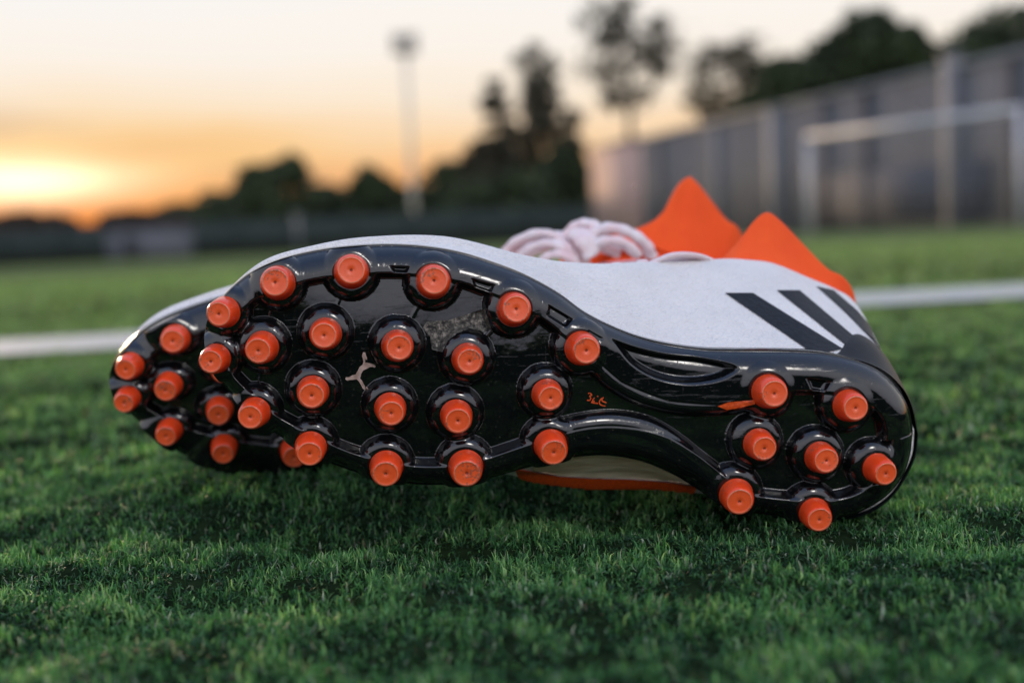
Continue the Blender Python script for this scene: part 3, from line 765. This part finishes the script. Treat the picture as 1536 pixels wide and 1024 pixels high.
# ------------------------------------------------------------------ GRASS
def blades(name, n, d0, d1, hgt, wid, lean, curl, segs, halfw=.74, white_line=False, power=1.0, dark=1.0):
    u_ = rng.random(n); d = np.sqrt(d0 ** 2 + (d1 ** 2 - d0 ** 2) * u_)
    aa = (rng.random(n) * 2 - 1) * halfw
    x = d * np.sin(aa); y = d * np.cos(aa)
    if n > 0:
        # tufts: pull roots toward clump centres
        cell = .009 if d1 < 1 else .014
        ix = np.round(x / cell); iy = np.round(y / cell + .5 * (ix % 2))
        hsh = lambda a, b_: (np.sin(ix * a + iy * b_) * 43758.5453) % 1.0 - .5
        gx = (ix + .95 * hsh(127.1, 311.7)) * cell; gy = (iy - .5 * (ix % 2) + .95 * hsh(269.5, 183.3)) * cell
        x = x + (gx - x) * .5 * rng.random(n); y = y + (gy - y) * .5 * rng.random(n)
    z = gz(x, y) + (lowf(x, y) if d1 < 1.6 else lowf(x, y) * (d < 1.3))
    patch = np.sin(x * 43 + 2 * np.sin(y * 29)) * np.sin(y * 51 + 2 * np.sin(x * 37)); patch2 = np.sin(x * 131 + 1.7 * np.sin(y * 91)) * np.sin(y * 117 + 1.5 * np.sin(x * 77))
    keep = rng.random(n) < np.clip(.84 + .45 * patch2 + .4 * patch, .16, 1)
    # a couple of scraped hollows
    for hx, hy in [(430, 862), (500, 875), (900, 980)]:
        g_ = ground_hit(hx, hy); rr = np.hypot((x - g_[0]) / .012, (y - g_[1]) / .010); keep &= ~((rr < 1) & (rng.random(n) < .88))
    off = line_off(x, y)
    inl = np.abs(off) < LW
    if white_line is False: pass
    x, y, z, d, patch, patch2, inl = [q[keep] for q in (x, y, z, d, patch, patch2, inl)]; n = len(x)
    az = rng.random(n) * 2 * math.pi; ln_ = np.abs(rng.normal(0, lean, n)) + .08; h = hgt * (.55 + .75 * rng.random(n)) * (1 + .25 * patch + .15 * patch2)
    w = wid * (.6 + .7 * rng.random(n)); cu_ = rng.normal(0, curl, n)
    dirx, diry = np.cos(az), np.sin(az)
    wa = az + math.pi / 2 + rng.normal(0, .5, n); wx, wy = np.cos(wa), np.sin(wa)
    Vs = []
    px_, py_, pz_ = x.copy(), y.copy(), z - .001
    L_ = h / segs; ang = ln_.copy(); tw = rng.normal(0, curl * .8, n)
    for k in range(segs + 1):
        ww = w * (1 - (k / segs) ** 1.6) * .5
        if k < segs:
            Vs.append(np.stack([px_ - wx * ww, py_ - wy * ww, pz_], -1)); Vs.append(np.stack([px_ + wx * ww, py_ + wy * ww, pz_], -1))
            px_ = px_ + dirx * np.sin(ang) * L_; py_ = py_ + diry * np.sin(ang) * L_; pz_ = pz_ + np.cos(ang) * L_
            ang = np.clip(ang + cu_ + .25, -2.2, 2.2); az2 = tw * (k + 1); dirx, diry = np.cos(az + az2), np.sin(az + az2)
        else: Vs.append(np.stack([px_, py_, pz_], -1))
    V = np.stack(Vs, 1); nvb = 2 * segs + 1; base = (np.arange(n) * nvb)[:, None]
    Q = np.concatenate([base + np.array([[2 * k, 2 * k + 1, 2 * k + 3, 2 * k + 2]]) for k in range(segs - 1)]) if segs > 1 else np.zeros((0, 4), int)
    T3 = base + np.array([[2 * segs - 2, 2 * segs - 1, 2 * segs]])
    # colours
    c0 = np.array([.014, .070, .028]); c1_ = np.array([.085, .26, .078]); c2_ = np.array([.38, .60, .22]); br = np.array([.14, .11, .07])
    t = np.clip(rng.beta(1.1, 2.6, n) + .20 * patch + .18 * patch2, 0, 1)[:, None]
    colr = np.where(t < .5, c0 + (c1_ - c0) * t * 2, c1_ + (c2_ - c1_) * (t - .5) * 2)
    # lighter with distance: the backlit look of far turf put into the colour
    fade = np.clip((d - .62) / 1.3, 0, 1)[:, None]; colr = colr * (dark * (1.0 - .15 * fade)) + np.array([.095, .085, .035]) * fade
    pale = rng.random(n) < .06; colr[pale] = np.array([.34, .40, .30]) * (.4 + .8 * rng.random((pale.sum(), 1)))
    dry = rng.random(n) < .006; colr[dry] = br * (.5 + rng.random((dry.sum(), 1)))
    colw = np.array([.50, .50, .48]) * (.8 + .3 * rng.random((n, 1))); colr = np.where(inl[:, None] & (rng.random((n, 1)) < .93), colw, colr)
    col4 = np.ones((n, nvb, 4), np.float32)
    hgrad = np.array([.22 + .95 * min(1, (k // 2 + .3) / segs * 1.4) for k in range(nvb)])[None, :, None]  # light on the tips and shade at the roots put into the colour
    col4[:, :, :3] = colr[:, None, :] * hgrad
    me = bpy.data.meshes.new(name); F_ = [Q, T3] if segs > 1 else [T3]
    me = mesh_np(name, V.reshape(-1, 3), F_, False)
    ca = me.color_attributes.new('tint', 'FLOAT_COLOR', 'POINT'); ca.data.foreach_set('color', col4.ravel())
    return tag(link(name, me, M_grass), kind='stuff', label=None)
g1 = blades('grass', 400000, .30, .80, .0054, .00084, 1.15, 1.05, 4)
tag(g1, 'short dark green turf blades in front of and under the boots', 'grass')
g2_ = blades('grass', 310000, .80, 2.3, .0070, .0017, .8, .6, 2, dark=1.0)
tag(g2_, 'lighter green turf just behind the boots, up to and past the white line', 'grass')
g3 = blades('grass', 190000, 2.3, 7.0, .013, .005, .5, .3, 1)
tag(g3, 'soft blurred green turf of the pitch beyond the white line', 'grass')

# ------------------------------------------------------------------ BACKGROUND
M_bark = simple('bark', (.035, .025, .018), (.08, .06, .045), 8, .9, .5, .05)
def leafmat(name, c1, c2):
    m = simple(name, c1, c2, 1.2, .7); return m
M_leafd = leafmat('dark_foliage', (.016, .030, .010), (.050, .075, .022))
M_leafb = leafmat('olive_foliage', (.035, .036, .018), (.080, .070, .036))
M_leafr = leafmat('brown_foliage', (.030, .020, .012), (.060, .036, .020))
def HZ(px): return 359 - .0443 * px
def tree(name, label, px, topy, Y, wpx, kind, leaf, n=2600, group='trees beyond the far edge of the pitch', trunk_frac=.25, sparse=False, leafsize=.2, seed=0):
    g = np.random.default_rng(1000 + seed + int(px)); T = far(px, topy, Y); x0, z1 = T[0], T[2]
    # keep the trunk vertical in the world
    z0 = float(gz(x0, Y)) - .1; Ht = z1 - z0; Rw = wpx / FOC * Y / 2
    root_ = empty(name, (x0, Y, z0)); tag(root_, label, 'tree', group)
    tr_ = MB(); hh = np.linspace(0, .92 * Ht, 9); wob = np.cumsum(g.normal(0, .02 * Rw, 9))
    P = np.stack([wob, np.cumsum(g.normal(0, .02 * Rw, 9)), hh], -1); r0_ = .022 * Ht + .03
    tr_.tube(P, r0_ * (1 - np.linspace(0, .9, 9)), 8)
    ends = []
    nb = 26 if sparse else 14
    for k in range(nb):
        f = trunk_frac + (.95 - trunk_frac) * (k + g.random()) / nb; b0_ = np.array([np.interp(f * Ht, hh, P[:, 0]), np.interp(f * Ht, hh, P[:, 1]), f * Ht])
        if kind == 'column': prof = (1.08 - f) ** .55
        elif kind == 'bush': prof = math.sqrt(max(0.05, 1 - (f * 1.0 - .35) ** 2 / .5))
        else: prof = math.sin(math.pi * min(1, max(.08, (f - trunk_frac * .7) / (1.05 - trunk_frac * .7)))) ** .7
        an = k * 2.4 + g.random(); L_ = Rw * prof * (.65 + .5 * g.random())
        e = b0_ + np.array([math.cos(an) * L_, math.sin(an) * L_, L_ * (.35 + .5 * g.random()) * .6]); e[2] = min(e[2], Ht)
        q = (b0_ + e) / 2 + np.array([0, 0, -.06 * L_]); tr_.tube(catmull(np.array([b0_, q, e]), np.linspace(0, 2, 7)), np.linspace(r0_ * .4 * (1.1 - f), .012, 7), 5)
        ends.append((b0_, e, L_))
        if sparse:
            for w_i in range(3):
                s0 = b0_ * .4 + e * .6; e2 = s0 + g.normal(0, .35 * L_, 3) + np.array([0, 0, .25 * L_]); tr_.tube(np.array([s0, (s0 + e2) / 2, e2]), [.03, .02, .008], 4); ends.append((s0, e2, L_ * .5))
    tr_.build('trunk', M_bark, root_)
    # leaf clumps about the branches
    cl = []
    ncl = max(20, n // 45)
    for k in range(ncl):
        b_, e_, L_ = ends[g.integers(len(ends))]; f = g.random() ** .6
        c = b_ + (e_ - b_) * f + g.normal(0, .12 * Rw, 3); cl.append((c, (.10 if sparse else .2) * Rw * (.6 + .8 * g.random())))
    cc = np.array([c for c, _ in cl]); rr = np.array([r for _, r in cl]); id_ = g.integers(ncl, size=n)
    C_ = cc[id_] + g.normal(0, 1, (n, 3)) * rr[id_][:, None] * np.array([1, 1, .75])
    if kind == 'bush':     # keep the outline domed and ragged, never cut flat
        e_ = np.sqrt((C_[:, 0] / (Rw * 1.1)) ** 2 + (C_[:, 1] / (Rw * 1.1)) ** 2 + ((C_[:, 2] - .42 * Ht) / (.6 * Ht)) ** 2); lim = 1 + .12 * np.sin(3 * np.arctan2(C_[:, 2] - .4 * Ht, C_[:, 0]) + px) + .06 * np.sin(7 * np.arctan2(C_[:, 2] - .4 * Ht, C_[:, 0]) + px * 2)
        f_ = np.where(e_ > lim, lim / e_ * (.75 + .25 * g.random(n)), 1.0)[:, None]; c0_ = np.array([0, 0, .42 * Ht]); C_ = c0_ + (C_ - c0_) * f_
    C_[:, 2] = np.maximum(C_[:, 2], .1)
    hi = C_[:, 2] > Ht; C_[hi, 2] = Ht - (C_[hi, 2] - Ht) * .8
    a1 = g.normal(size=(n, 3)); a1 /= np.linalg.norm(a1, axis=1)[:, None]; a2 = np.cross(a1, g.normal(size=(n, 3))); a2 /= np.linalg.norm(a2, axis=1)[:, None]
    s_ = leafsize * (.6 + .8 * g.random((n, 1)))
    V = np.stack([C_ - a1 * s_, C_ - a2 * s_ * .5, C_ + a1 * s_, C_ + a2 * s_ * .5], 1).reshape(-1, 3); F = np.arange(4 * n).reshape(n, 4)
    link('crown', mesh_np('crown', V, F, False), leaf, root_)
    return root_
# the low belt along the far side (left half)
belt = [(-60, 335, 190, 'low brown bush at the far left edge under the glow', 'r'), (45, 318, 120, 'low rounded bush right under the setting sun', 'r'), (130, 340, 130, 'low dark bush left of the pale shed', 'r'),
        (215, 318, 130, 'dark bush rising just behind the pale shed', 'r'), (290, 305, 120, 'dark bush right of the pale shed', 'd'), (345, 292, 100, 'bush at the left foot of the rounded dome tree', 'd'),
        (408, 246, 105, 'rounded dome tree, tallest in the left half of the belt', 'd'), (470, 292, 100, 'dark bush at the right foot of the rounded dome tree', 'd'), (515, 300, 80, 'low bush in the dip of the belt', 'd'),
        (560, 262, 66, 'small pointed tree just left of the floodlight mast', 'd'), (625, 296, 90, 'low dark bush at the foot of the floodlight mast', 'd'), (680, 255, 90, 'sloping dark tree right of the floodlight mast', 'd'),
        (735, 205, 80, 'leafy tree on the left shoulder of the tall paired tree', 'b')]
for k, (px, ty, w_, lb, c) in enumerate(belt):
    ty_ = ty; ty = ty - (14 if px > 330 else 0); w_ = w_ * 1.25
    tree('bush' if ty_ > 280 else 'tree', lb, px, ty, 78 + (k % 3) * 4, w_, 'bush', {'r': M_leafr, 'd': M_leafd, 'b': M_leafb}[c], 4600, 'trees and bushes of the far belt', .08, False, .24, k)
tree('tree', 'tall dark tree left of the concrete wall with narrow pointed top', 802, 66, 72, 125, 'column', M_leafb, 3600, trunk_frac=.3, sparse=True, leafsize=.17, seed=3)
tree('tree', 'dark leafy tree filling the gap beside the pinkish wall end', 850, 222, 70, 110, 'bush', M_leafd, 5500, trunk_frac=.1, leafsize=.22, seed=5)
tree('tree', 'dense low tree below the tall pointed tree', 765, 262, 69, 200, 'bush', M_leafd, 6500, trunk_frac=.05, leafsize=.24, seed=6)
tree('bare_tree', 'tallest sparse tree, thin branches showing the sky, rising over the wall end', 938, -5, 66, 175, 'round', M_leafb, 2500, trunk_frac=.5, sparse=True, leafsize=.15, seed=7)
tree('bare_tree', 'smaller sparse tree between the tallest tree and the dark mass', 1080, 58, 64, 140, 'round', M_leafb, 2600, trunk_frac=.42, sparse=True, leafsize=.16, seed=8)
for k, (px, ty, w_, lb) in enumerate([(1185, 95, 130, 'dark tree at the left slope of the mass behind the wall'), (1245, 62, 110, 'dark green tree second from the left behind the wall'), (1298, 22, 110, 'highest dark green tree behind the wall'),
        (1365, 48, 120, 'broad dark green tree right of the highest one behind the wall'), (1425, 66, 150, 'lower dark tree in the gap by the tall grey pillar'), (1512, 18, 170, 'dark green tree in the upper right corner'), (1590, 0, 140, 'dark green tree cut by the right edge'), (1130, 130, 110, 'low dark tree just over the wall top'), (1335, 46, 120, 'dark tree filling the notch right of the highest one behind the wall'), (1466, 44, 130, 'dark tree between the tall pillar and the corner tree')]):
    tree('tree', lb, px, ty - 8, 50 + (k % 2) * 4, w_ * 1.25, 'bush', M_leafd, 6500, 'trees standing behind the grey wall', .1, False, .17, 20 + k)

tree('bare_tree', 'thin open brownish tree just left of the tall dark tree', 742, 118, 74, 95, 'column', M_leafb, 2200, trunk_frac=.3, sparse=True, leafsize=.17, seed=33)
tree('bare_tree', 'thin open tree between the tall dark tree and the wall end', 858, 165, 71, 80, 'column', M_leafb, 1700, trunk_frac=.35, sparse=True, leafsize=.16, seed=36)
# dark windscreen fence in front of the belt
M_scr = simple('dark_green_screen', (.012, .022, .020), (.022, .034, .030), 3, .8)
M_pole = simple('grey_metal', (.10, .11, .12), (.18, .19, .20), 3, .5)
fr = empty('fence', (far(400, 380, 62)[0], 62, float(gz(0, 62)))); Of = np.array(fr.location); tag(fr, 'long low dark screened fence in front of the tree belt', 'fence')
sm = MB(); sm.box((far(330, 370, 62)[0], 62, Of[2] + .75), (44, .03, 1.5)); sm.build('screen', M_scr, fr, Of)
for k, px in enumerate(range(-260, 900, 88)):
    if px > 880: break
    p = MB(); xx = far(px, 370, 62)[0]; p.tube(np.array([[xx, 61.92, Of[2] - .3], [xx, 61.92, Of[2] + .8], [xx, 61.92, Of[2] + 1.75]]), .05, 8); p.build('post', M_scr, fr, Of)
# pale shed
sx0, sx1 = far(168, 370, 58)[0], far(285, 370, 58)[0]; zb = float(gz(0, 58)); sh = empty('shed', ((sx0 + sx1) / 2, 58, zb)); Os = np.array(sh.location)
tag(sh, 'low pale grey shed in front of the bushes on the left', 'shed')
M_shed = simple('pale_shed', (.10, .105, .13), (.15, .155, .18), 2, .8); M_roof = simple('shed_roof', (.05, .05, .055), (.08, .08, .09), 3, .8); M_door = simple('shed_door', (.03, .03, .04), (.05, .05, .06), 3, .7)
b_ = MB(); b_.box(((sx0 + sx1) / 2, 58, zb + .65), (sx1 - sx0, 1.6, 1.3)); b_.build('wall', M_shed, sh, Os)
b_ = MB(); b_.box(((sx0 + sx1) / 2, 58, zb + 1.36), (sx1 - sx0 + .3, 1.9, .12)); b_.build('roof', M_roof, sh, Os)
b_ = MB(); b_.box((sx0 + 1.0, 57.18, zb + .5), (.7, .04, 1.0)); b_.build('door', M_door, sh, Os)
# floodlight mast
M_mast = simple('mast_metal', (.60, .54, .46), (.72, .66, .58), 3, .5); M_lamp = simple('lamp_glass', (.50, .44, .38), (.62, .56, .48), 4, .4)
T = far(608, 72, 68); zb = float(gz(0, 68)); ml = empty('floodlight_mast', (T[0], 68, zb)); Om = np.array(ml.location); tag(ml, 'tall pale floodlight mast with a lamp cluster on top', 'floodlight')
b_ = MB(); b_.tube(np.array([[T[0], 68, zb - .2], [T[0], 68, (zb + T[2]) / 2], [T[0], 68, T[2]]]), [.17, .14, .12], 12); b_.build('mast', M_mast, ml, Om, True)
b_ = MB(); b_.box((T[0], 67.85, T[2] + .42), (1.0, .1, .08)); b_.box((T[0], 67.85, T[2] - .1), (1.0, .1, .08)); b_.build('crossbar', M_mast, ml, Om)
for dz in (.42, -.1):
    for dx in (-.32, .32):
        b_ = MB(); b_.box((T[0] + dx, 67.7, T[2] + dz), (.58, .25, .48)); b_.build('lamp', M_lamp, ml, Om)
# grey panel wall on the right
def wallpt(px):      # distance of the wall where pixel column px meets it
    return np.interp(px, [965, 1536, 1700], [50, 25.5, 22.6])
M_wall = simple('grey_wall_panel', (.175, .175, .185), (.225, .225, .235), 1.2, .85, vecscale=(1, 1, .4))
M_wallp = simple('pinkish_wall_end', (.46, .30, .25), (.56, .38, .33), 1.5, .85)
M_pillar = simple('light_wall_pillar', (.22, .22, .235), (.29, .29, .305), 2, .8); M_dark = simple('dark_wall_base', (.07, .07, .08), (.11, .11, .125), 1.5, .9)
topz = lambda Y: CAMZ + np.interp(Y, [22, 60], [2.46, 2.46]) 
A2 = np.array([far(968, 300, 50)[0], 50.0]); B2 = np.array([far(1720, 300, 22.2)[0], 22.2])
wd = (B2 - A2); WL = np.linalg.norm(wd); wd /= WL; wn = np.array([wd[1], -wd[0]]); rz = math.atan2(wd[1], wd[0])
wr = empty('wall', (A2[0], A2[1], float(gz(*A2)))); Ow = np.array(wr.location); tag(wr, 'long grey panelled wall receding from the right edge, with light pillars', 'wall')
npan = 14
def wall_at(px):   # parameter along the wall seen at px
    best = min(np.linspace(0, WL, 1500), key=lambda s: abs(proj(np.array([[*(A2 + wd * s), .3]]))[0][0] - px)); return best
for k in range(npan):
    s0, s1 = WL * k / npan, WL * (k + 1) / npan; c = A2 + wd * (s0 + s1) / 2; zb = float(gz(*c)) - .3
    b_ = MB(); b_.box((c[0], c[1], (zb + 2.59) / 2), (s1 - s0 - .06, .12, 2.59 - zb), rz)
    nrib = 9
    for q in range(nrib):
        cc = A2 + wd * (s0 + (q + .5) * (s1 - s0) / nrib) + wn * .08; b_.box((cc[0], cc[1], (zb + 2.55) / 2), (.09, .05, 2.5 - zb), rz)
    b_.build('panel', M_wall, wr, Ow)
b_ = MB(); c = A2 + wd * WL / 2; b_.box((c[0], c[1], 2.64), (WL, .3, .10), rz); b_.build('coping', M_pillar, wr, Ow)
for px, wdt, hh in [(1000, .12, 2.5), (1085, .22, 2.5), (1172, .55, 2.62), (1250, .1, 2.5), (1312, .1, 2.5), (1441, .38, 2.84), (1535, .12, 2.5)]:
    s0 = wall_at(px); c = A2 + wd * s0 + wn * .17; zb = float(gz(*c)) - .2
    b_ = MB(); b_.box((c[0], c[1], (zb + hh) / 2), (wdt, .2, hh - zb), rz); b_.box((c[0], c[1], hh + .03), (wdt + .08, .3, .06), rz)
    b_.build('pillar', M_pillar if wdt > .15 else M_dark, wr, Ow)
s0, s1 = wall_at(1232), wall_at(1490); c = A2 + wd * (s0 + s1) / 2 + wn * .15
b_ = MB(); b_.box((c[0], c[1], .25), (s1 - s0, .1, 1.1), rz); b_.build('dark_panel', M_dark, wr, Ow)
# its end facing the sun, the pinkish light put into its colour
E1 = np.array([far(893, 300, 57)[0], 57.0]); d_ = A2 - E1; Le = np.linalg.norm(d_); rz2 = math.atan2(d_[1], d_[0]); c = (A2 + E1) / 2; zb = float(gz(*c)) - .3
we = empty('wall', (c[0], c[1], zb)); tag(we, 'short pinkish lit wall at the far end of the grey wall', 'wall'); Oe = np.array(we.location)
b_ = MB(); b_.box((c[0], c[1] - .05, (zb + 2.6) / 2), (Le, .25, 2.6 - zb), rz2); b_.build('panel', M_wallp, we, Oe)
b_ = MB(); b_.box((c[0], c[1] - .05, 2.65), (Le + .1, .4, .1), rz2); b_.build('coping', M_pillar, we, Oe)
# goal
M_goal = simple('white_goal_paint', (.50, .50, .53), (.60, .60, .63), 4, .5); M_net = simple('net_cord', (.25, .25, .27), (.35, .35, .37), 10, .8)
GA_ = far(1212, 206, 29.5); GB_ = far(1530, 163, 23.2); za, zb = float(gz(GA_[0], 29.5)), float(gz(GB_[0], 23.2))
zt = (GA_[2] + GB_[2]) / 2
go = empty('goal', (GA_[0], 29.5, za)); Og = np.array(go.location); tag(go, 'white football goal frame standing in front of the grey wall', 'goal')
GA_[2] = zt; GB_[2] = zt
b_ = MB(); b_.tube(np.array([[GA_[0], 29.5, za], [GA_[0], 29.5, zt]]), .075, 12); b_.build('goalpost', M_goal, go, Og, True)
b_ = MB(); b_.tube(np.array([[GB_[0], 23.2, zb], [GB_[0], 23.2, zt]]), .06, 12); b_.build('goalpost', M_goal, go, Og, True)
b_ = MB(); b_.tube(np.array([GA_, (GA_ + GB_) / 2, GB_]), .07, 12); b_.build('crossbar', M_goal, go, Og, True)
b_ = MB(); gd = GB_ - GA_; gn = np.array([wn[0], wn[1], 0]) * -.95
for k in range(25):
    p = GA_ + gd * k / 24; q = p + gn * .9; q[2] = float(gz(q[0], q[1])); b_.tube(np.array([p, (p + q) / 2 + np.array([0, 0, -.08]), q]), .006, 4)
for k in range(9):
    f = (k + 1) / 10; p = GA_ + gn * .9 * f; q = GB_ + gn * .9 * f; zz = zt * (1 - f) + za * f; p[2] = zz; q[2] = zz; b_.tube(np.array([p, (p + q) / 2, q]), .006, 4)
b_.build('net', M_net, go, Og)
# thin post on the left
pp = far(445, 322, 60); zb = float(gz(0, 60)); pr = empty('post', (pp[0], 60, zb)); b_ = MB(); b_.tube(np.array([[pp[0], 60, zb], [pp[0], 60, pp[2]]]), .09, 8); b_.box((pp[0], 60, pp[2]), (.3, .2, .2))
q = b_.build('pole', M_pole, pr, np.array(pr.location)); tag(pr, 'thin grey post before the fence under the rounded dome tree', 'post')

# ------------------------------------------------------------------ SKY
w = bpy.data.worlds.new('World'); sc.world = w; w.use_nodes = True; nt = w.node_tree; nt.nodes.clear()
out = nt.nodes.new('ShaderNodeOutputWorld'); bg = nt.nodes.new('ShaderNodeBackground'); nt.links.new(bg.outputs[0], out.inputs[0])
tc = nt.nodes.new('ShaderNodeTexCoord'); sep = nt.nodes.new('ShaderNodeSeparateXYZ'); nt.links.new(tc.outputs['Generated'], sep.inputs[0])
def M(op, a, b_=None, c=None):
    n = nt.nodes.new('ShaderNodeMath'); n.operation = op
    for i, v in enumerate((a, b_, c)):
        if v is None: continue
        if isinstance(v, (int, float)): n.inputs[i].default_value = v
        else: nt.links.new(v, n.inputs[i])
    return n.outputs[0]
def mixc(f, a, b_, mode='MIX'):
    n = nt.nodes.new('ShaderNodeMix'); n.data_type = 'RGBA'; n.blend_type = mode; n.clamp_factor = True
    for i, v in ((0, f), (6, a), (7, b_)):
        if isinstance(v, (int, float)): n.inputs[i].default_value = v
        elif isinstance(v, tuple): n.inputs[i].default_value = (*v, 1)
        else: nt.links.new(v, n.inputs[i])
    return n.outputs[2]
el = M('MULTIPLY', M('ARCSINE', sep.outputs['Z']), 57.2958); az = M('MULTIPLY', M('ARCTAN2', sep.outputs['X'], sep.outputs['Y']), 57.2958)
# soft cloud streaks bend the elevation used by the bands
cb = nt.nodes.new('ShaderNodeCombineXYZ'); nt.links.new(M('MULTIPLY', az, .11), cb.inputs[0]); nt.links.new(M('MULTIPLY', el, .38), cb.inputs[1])
cn = nt.nodes.new('ShaderNodeTexNoise'); cn.inputs['Scale'].default_value = 1.0; cn.inputs['Detail'].default_value = 4; nt.links.new(cb.outputs[0], cn.inputs['Vector'])
cl = M('SUBTRACT', cn.outputs['Fac'], .5)
ele = M('ADD', el, M('MULTIPLY', cl, 2.6))
rr = ramp(nt, M('DIVIDE', ele, 90.0), [(0, (.95, .34, .10)), (1.4 / 90, (.96, .48, .20)), (3.0 / 90, (.98, .68, .40)), (4.6 / 90, (.98, .84, .68)), (6.8 / 90, (.98, .91, .83)), (9.5 / 90, (.95, .92, .89)), (22 / 90, (.70, .74, .86)), (45 / 90, (.42, .56, .88)), (1, (.27, .43, .84))])
back = ramp(nt, M('DIVIDE', el, 90.0), [(0, (.55, .56, .68)), (.08, (.95, .96, 1.08)), (.25, (1.1, 1.12, 1.25)), (.42, (.80, .88, 1.10)), (.7, (.42, .56, .90)), (1, (.27, .43, .84))])
bf = nt.nodes.new('ShaderNodeMapRange'); bf.interpolation_type = 'SMOOTHSTEP'; bf.inputs[1].default_value = .55; bf.inputs[2].default_value = -.35; nt.links.new(sep.outputs['Y'], bf.inputs[0])
base = mixc(bf.outputs[0], rr.outputs[0], back.outputs[0])
SAZ, SEL = -18.6, 2.2
da = M('SUBTRACT', az, SAZ); de = M('SUBTRACT', el, SEL)
def gauss(sa, se): return M('EXPONENT', M('MULTIPLY', M('ADD', M('POWER', M('ABSOLUTE', M('DIVIDE', da, sa)), 2), M('POWER', M('ABSOLUTE', M('DIVIDE', de, se)), 2)), -1))
base = mixc(M('MULTIPLY', gauss(11.0, 2.6), .85), base, (1.0, .60, .17))
lowb = M('EXPONENT', M('MULTIPLY', M('POWER', M('DIVIDE', M('MAXIMUM', el, 0.0), 1.7), 2), -1)); lowm = M('MULTIPLY', lowb, M('EXPONENT', M('MULTIPLY', M('POWER', M('DIVIDE', M('ABSOLUTE', da), 17.0), 2), -1)))
base = mixc(M('MULTIPLY', lowm, .95), base, (1.0, .25, .02))
base = mixc(gauss(4.2, .85), base, (1.0, 1.0, .85), 'ADD')
def blob(a0, e0, sa, se_, col, amt):
    global base
    q = M('EXPONENT', M('MULTIPLY', M('ADD', M('POWER', M('ABSOLUTE', M('DIVIDE', M('SUBTRACT', az, a0), sa)), 2), M('POWER', M('ABSOLUTE', M('DIVIDE', M('SUBTRACT', M('ADD', el, M('MULTIPLY', cl, 1.6)), e0), se_)), 2)), -1))
    base = mixc(M('MULTIPLY', q, amt), base, col)
blob(-14.0, 3.1, 4.2, .75, (.93, .56, .26), .75)
blob(-18.6, 4.4, 3.0, .35, (.97, .66, .36), .5)
blob(-8.0, 1.9, 4.0, .5, (.90, .45, .20), .45)
# bright spot added to the unseen sky behind the camera, for highlights
bd_ = Vector((math.sin(math.radians(152)) * math.cos(math.radians(36)), math.cos(math.radians(152)) * math.cos(math.radians(36)), math.sin(math.radians(36))))
dt = nt.nodes.new('ShaderNodeVectorMath'); dt.operation = 'DOT_PRODUCT'; nt.links.new(tc.outputs['Generated'], dt.inputs[0]); dt.inputs[1].default_value = bd_
angd = M('MULTIPLY', M('ARCCOSINE', M('MINIMUM', dt.outputs['Value'], .99999)), 57.2958)
patchg = M('EXPONENT', M('MULTIPLY', M('POWER', M('DIVIDE', angd, 5.5), 2), -1))
base = mixc(patchg, base, (24, 22.5, 21), 'ADD')
cloud = M('MULTIPLY', M('MAXIMUM', M('SUBTRACT', cn.outputs['Fac'], .52), 0.0), M('EXPONENT', M('MULTIPLY', M('POWER', M('DIVIDE', M('SUBTRACT', el, 3.2), 1.8), 2), -1)))
base = mixc(M('MULTIPLY', cloud, 3.0), base, (.62, .40, .26))
nt.links.new(base, bg.inputs[0]); bg.inputs[1].default_value = 1.0
sun = bpy.data.lights.new('sun', 'SUN'); so = bpy.data.objects.new('sun', sun); COL.objects.link(so)
sun.energy = 2.2; sun.angle = math.radians(1.5); sun.color = (1, .70, .42)
sa, se = math.radians(-24), math.radians(5.0)
dv = Vector((math.sin(sa) * math.cos(se), math.cos(sa) * math.cos(se), math.sin(se)))
so.rotation_mode = 'QUATERNION'; so.rotation_quaternion = dv.to_track_quat('Z', 'Y')
sc.view_settings.view_transform = 'Standard'; sc.view_settings.look = 'None'; sc.view_settings.exposure = 0
print('DONE build')
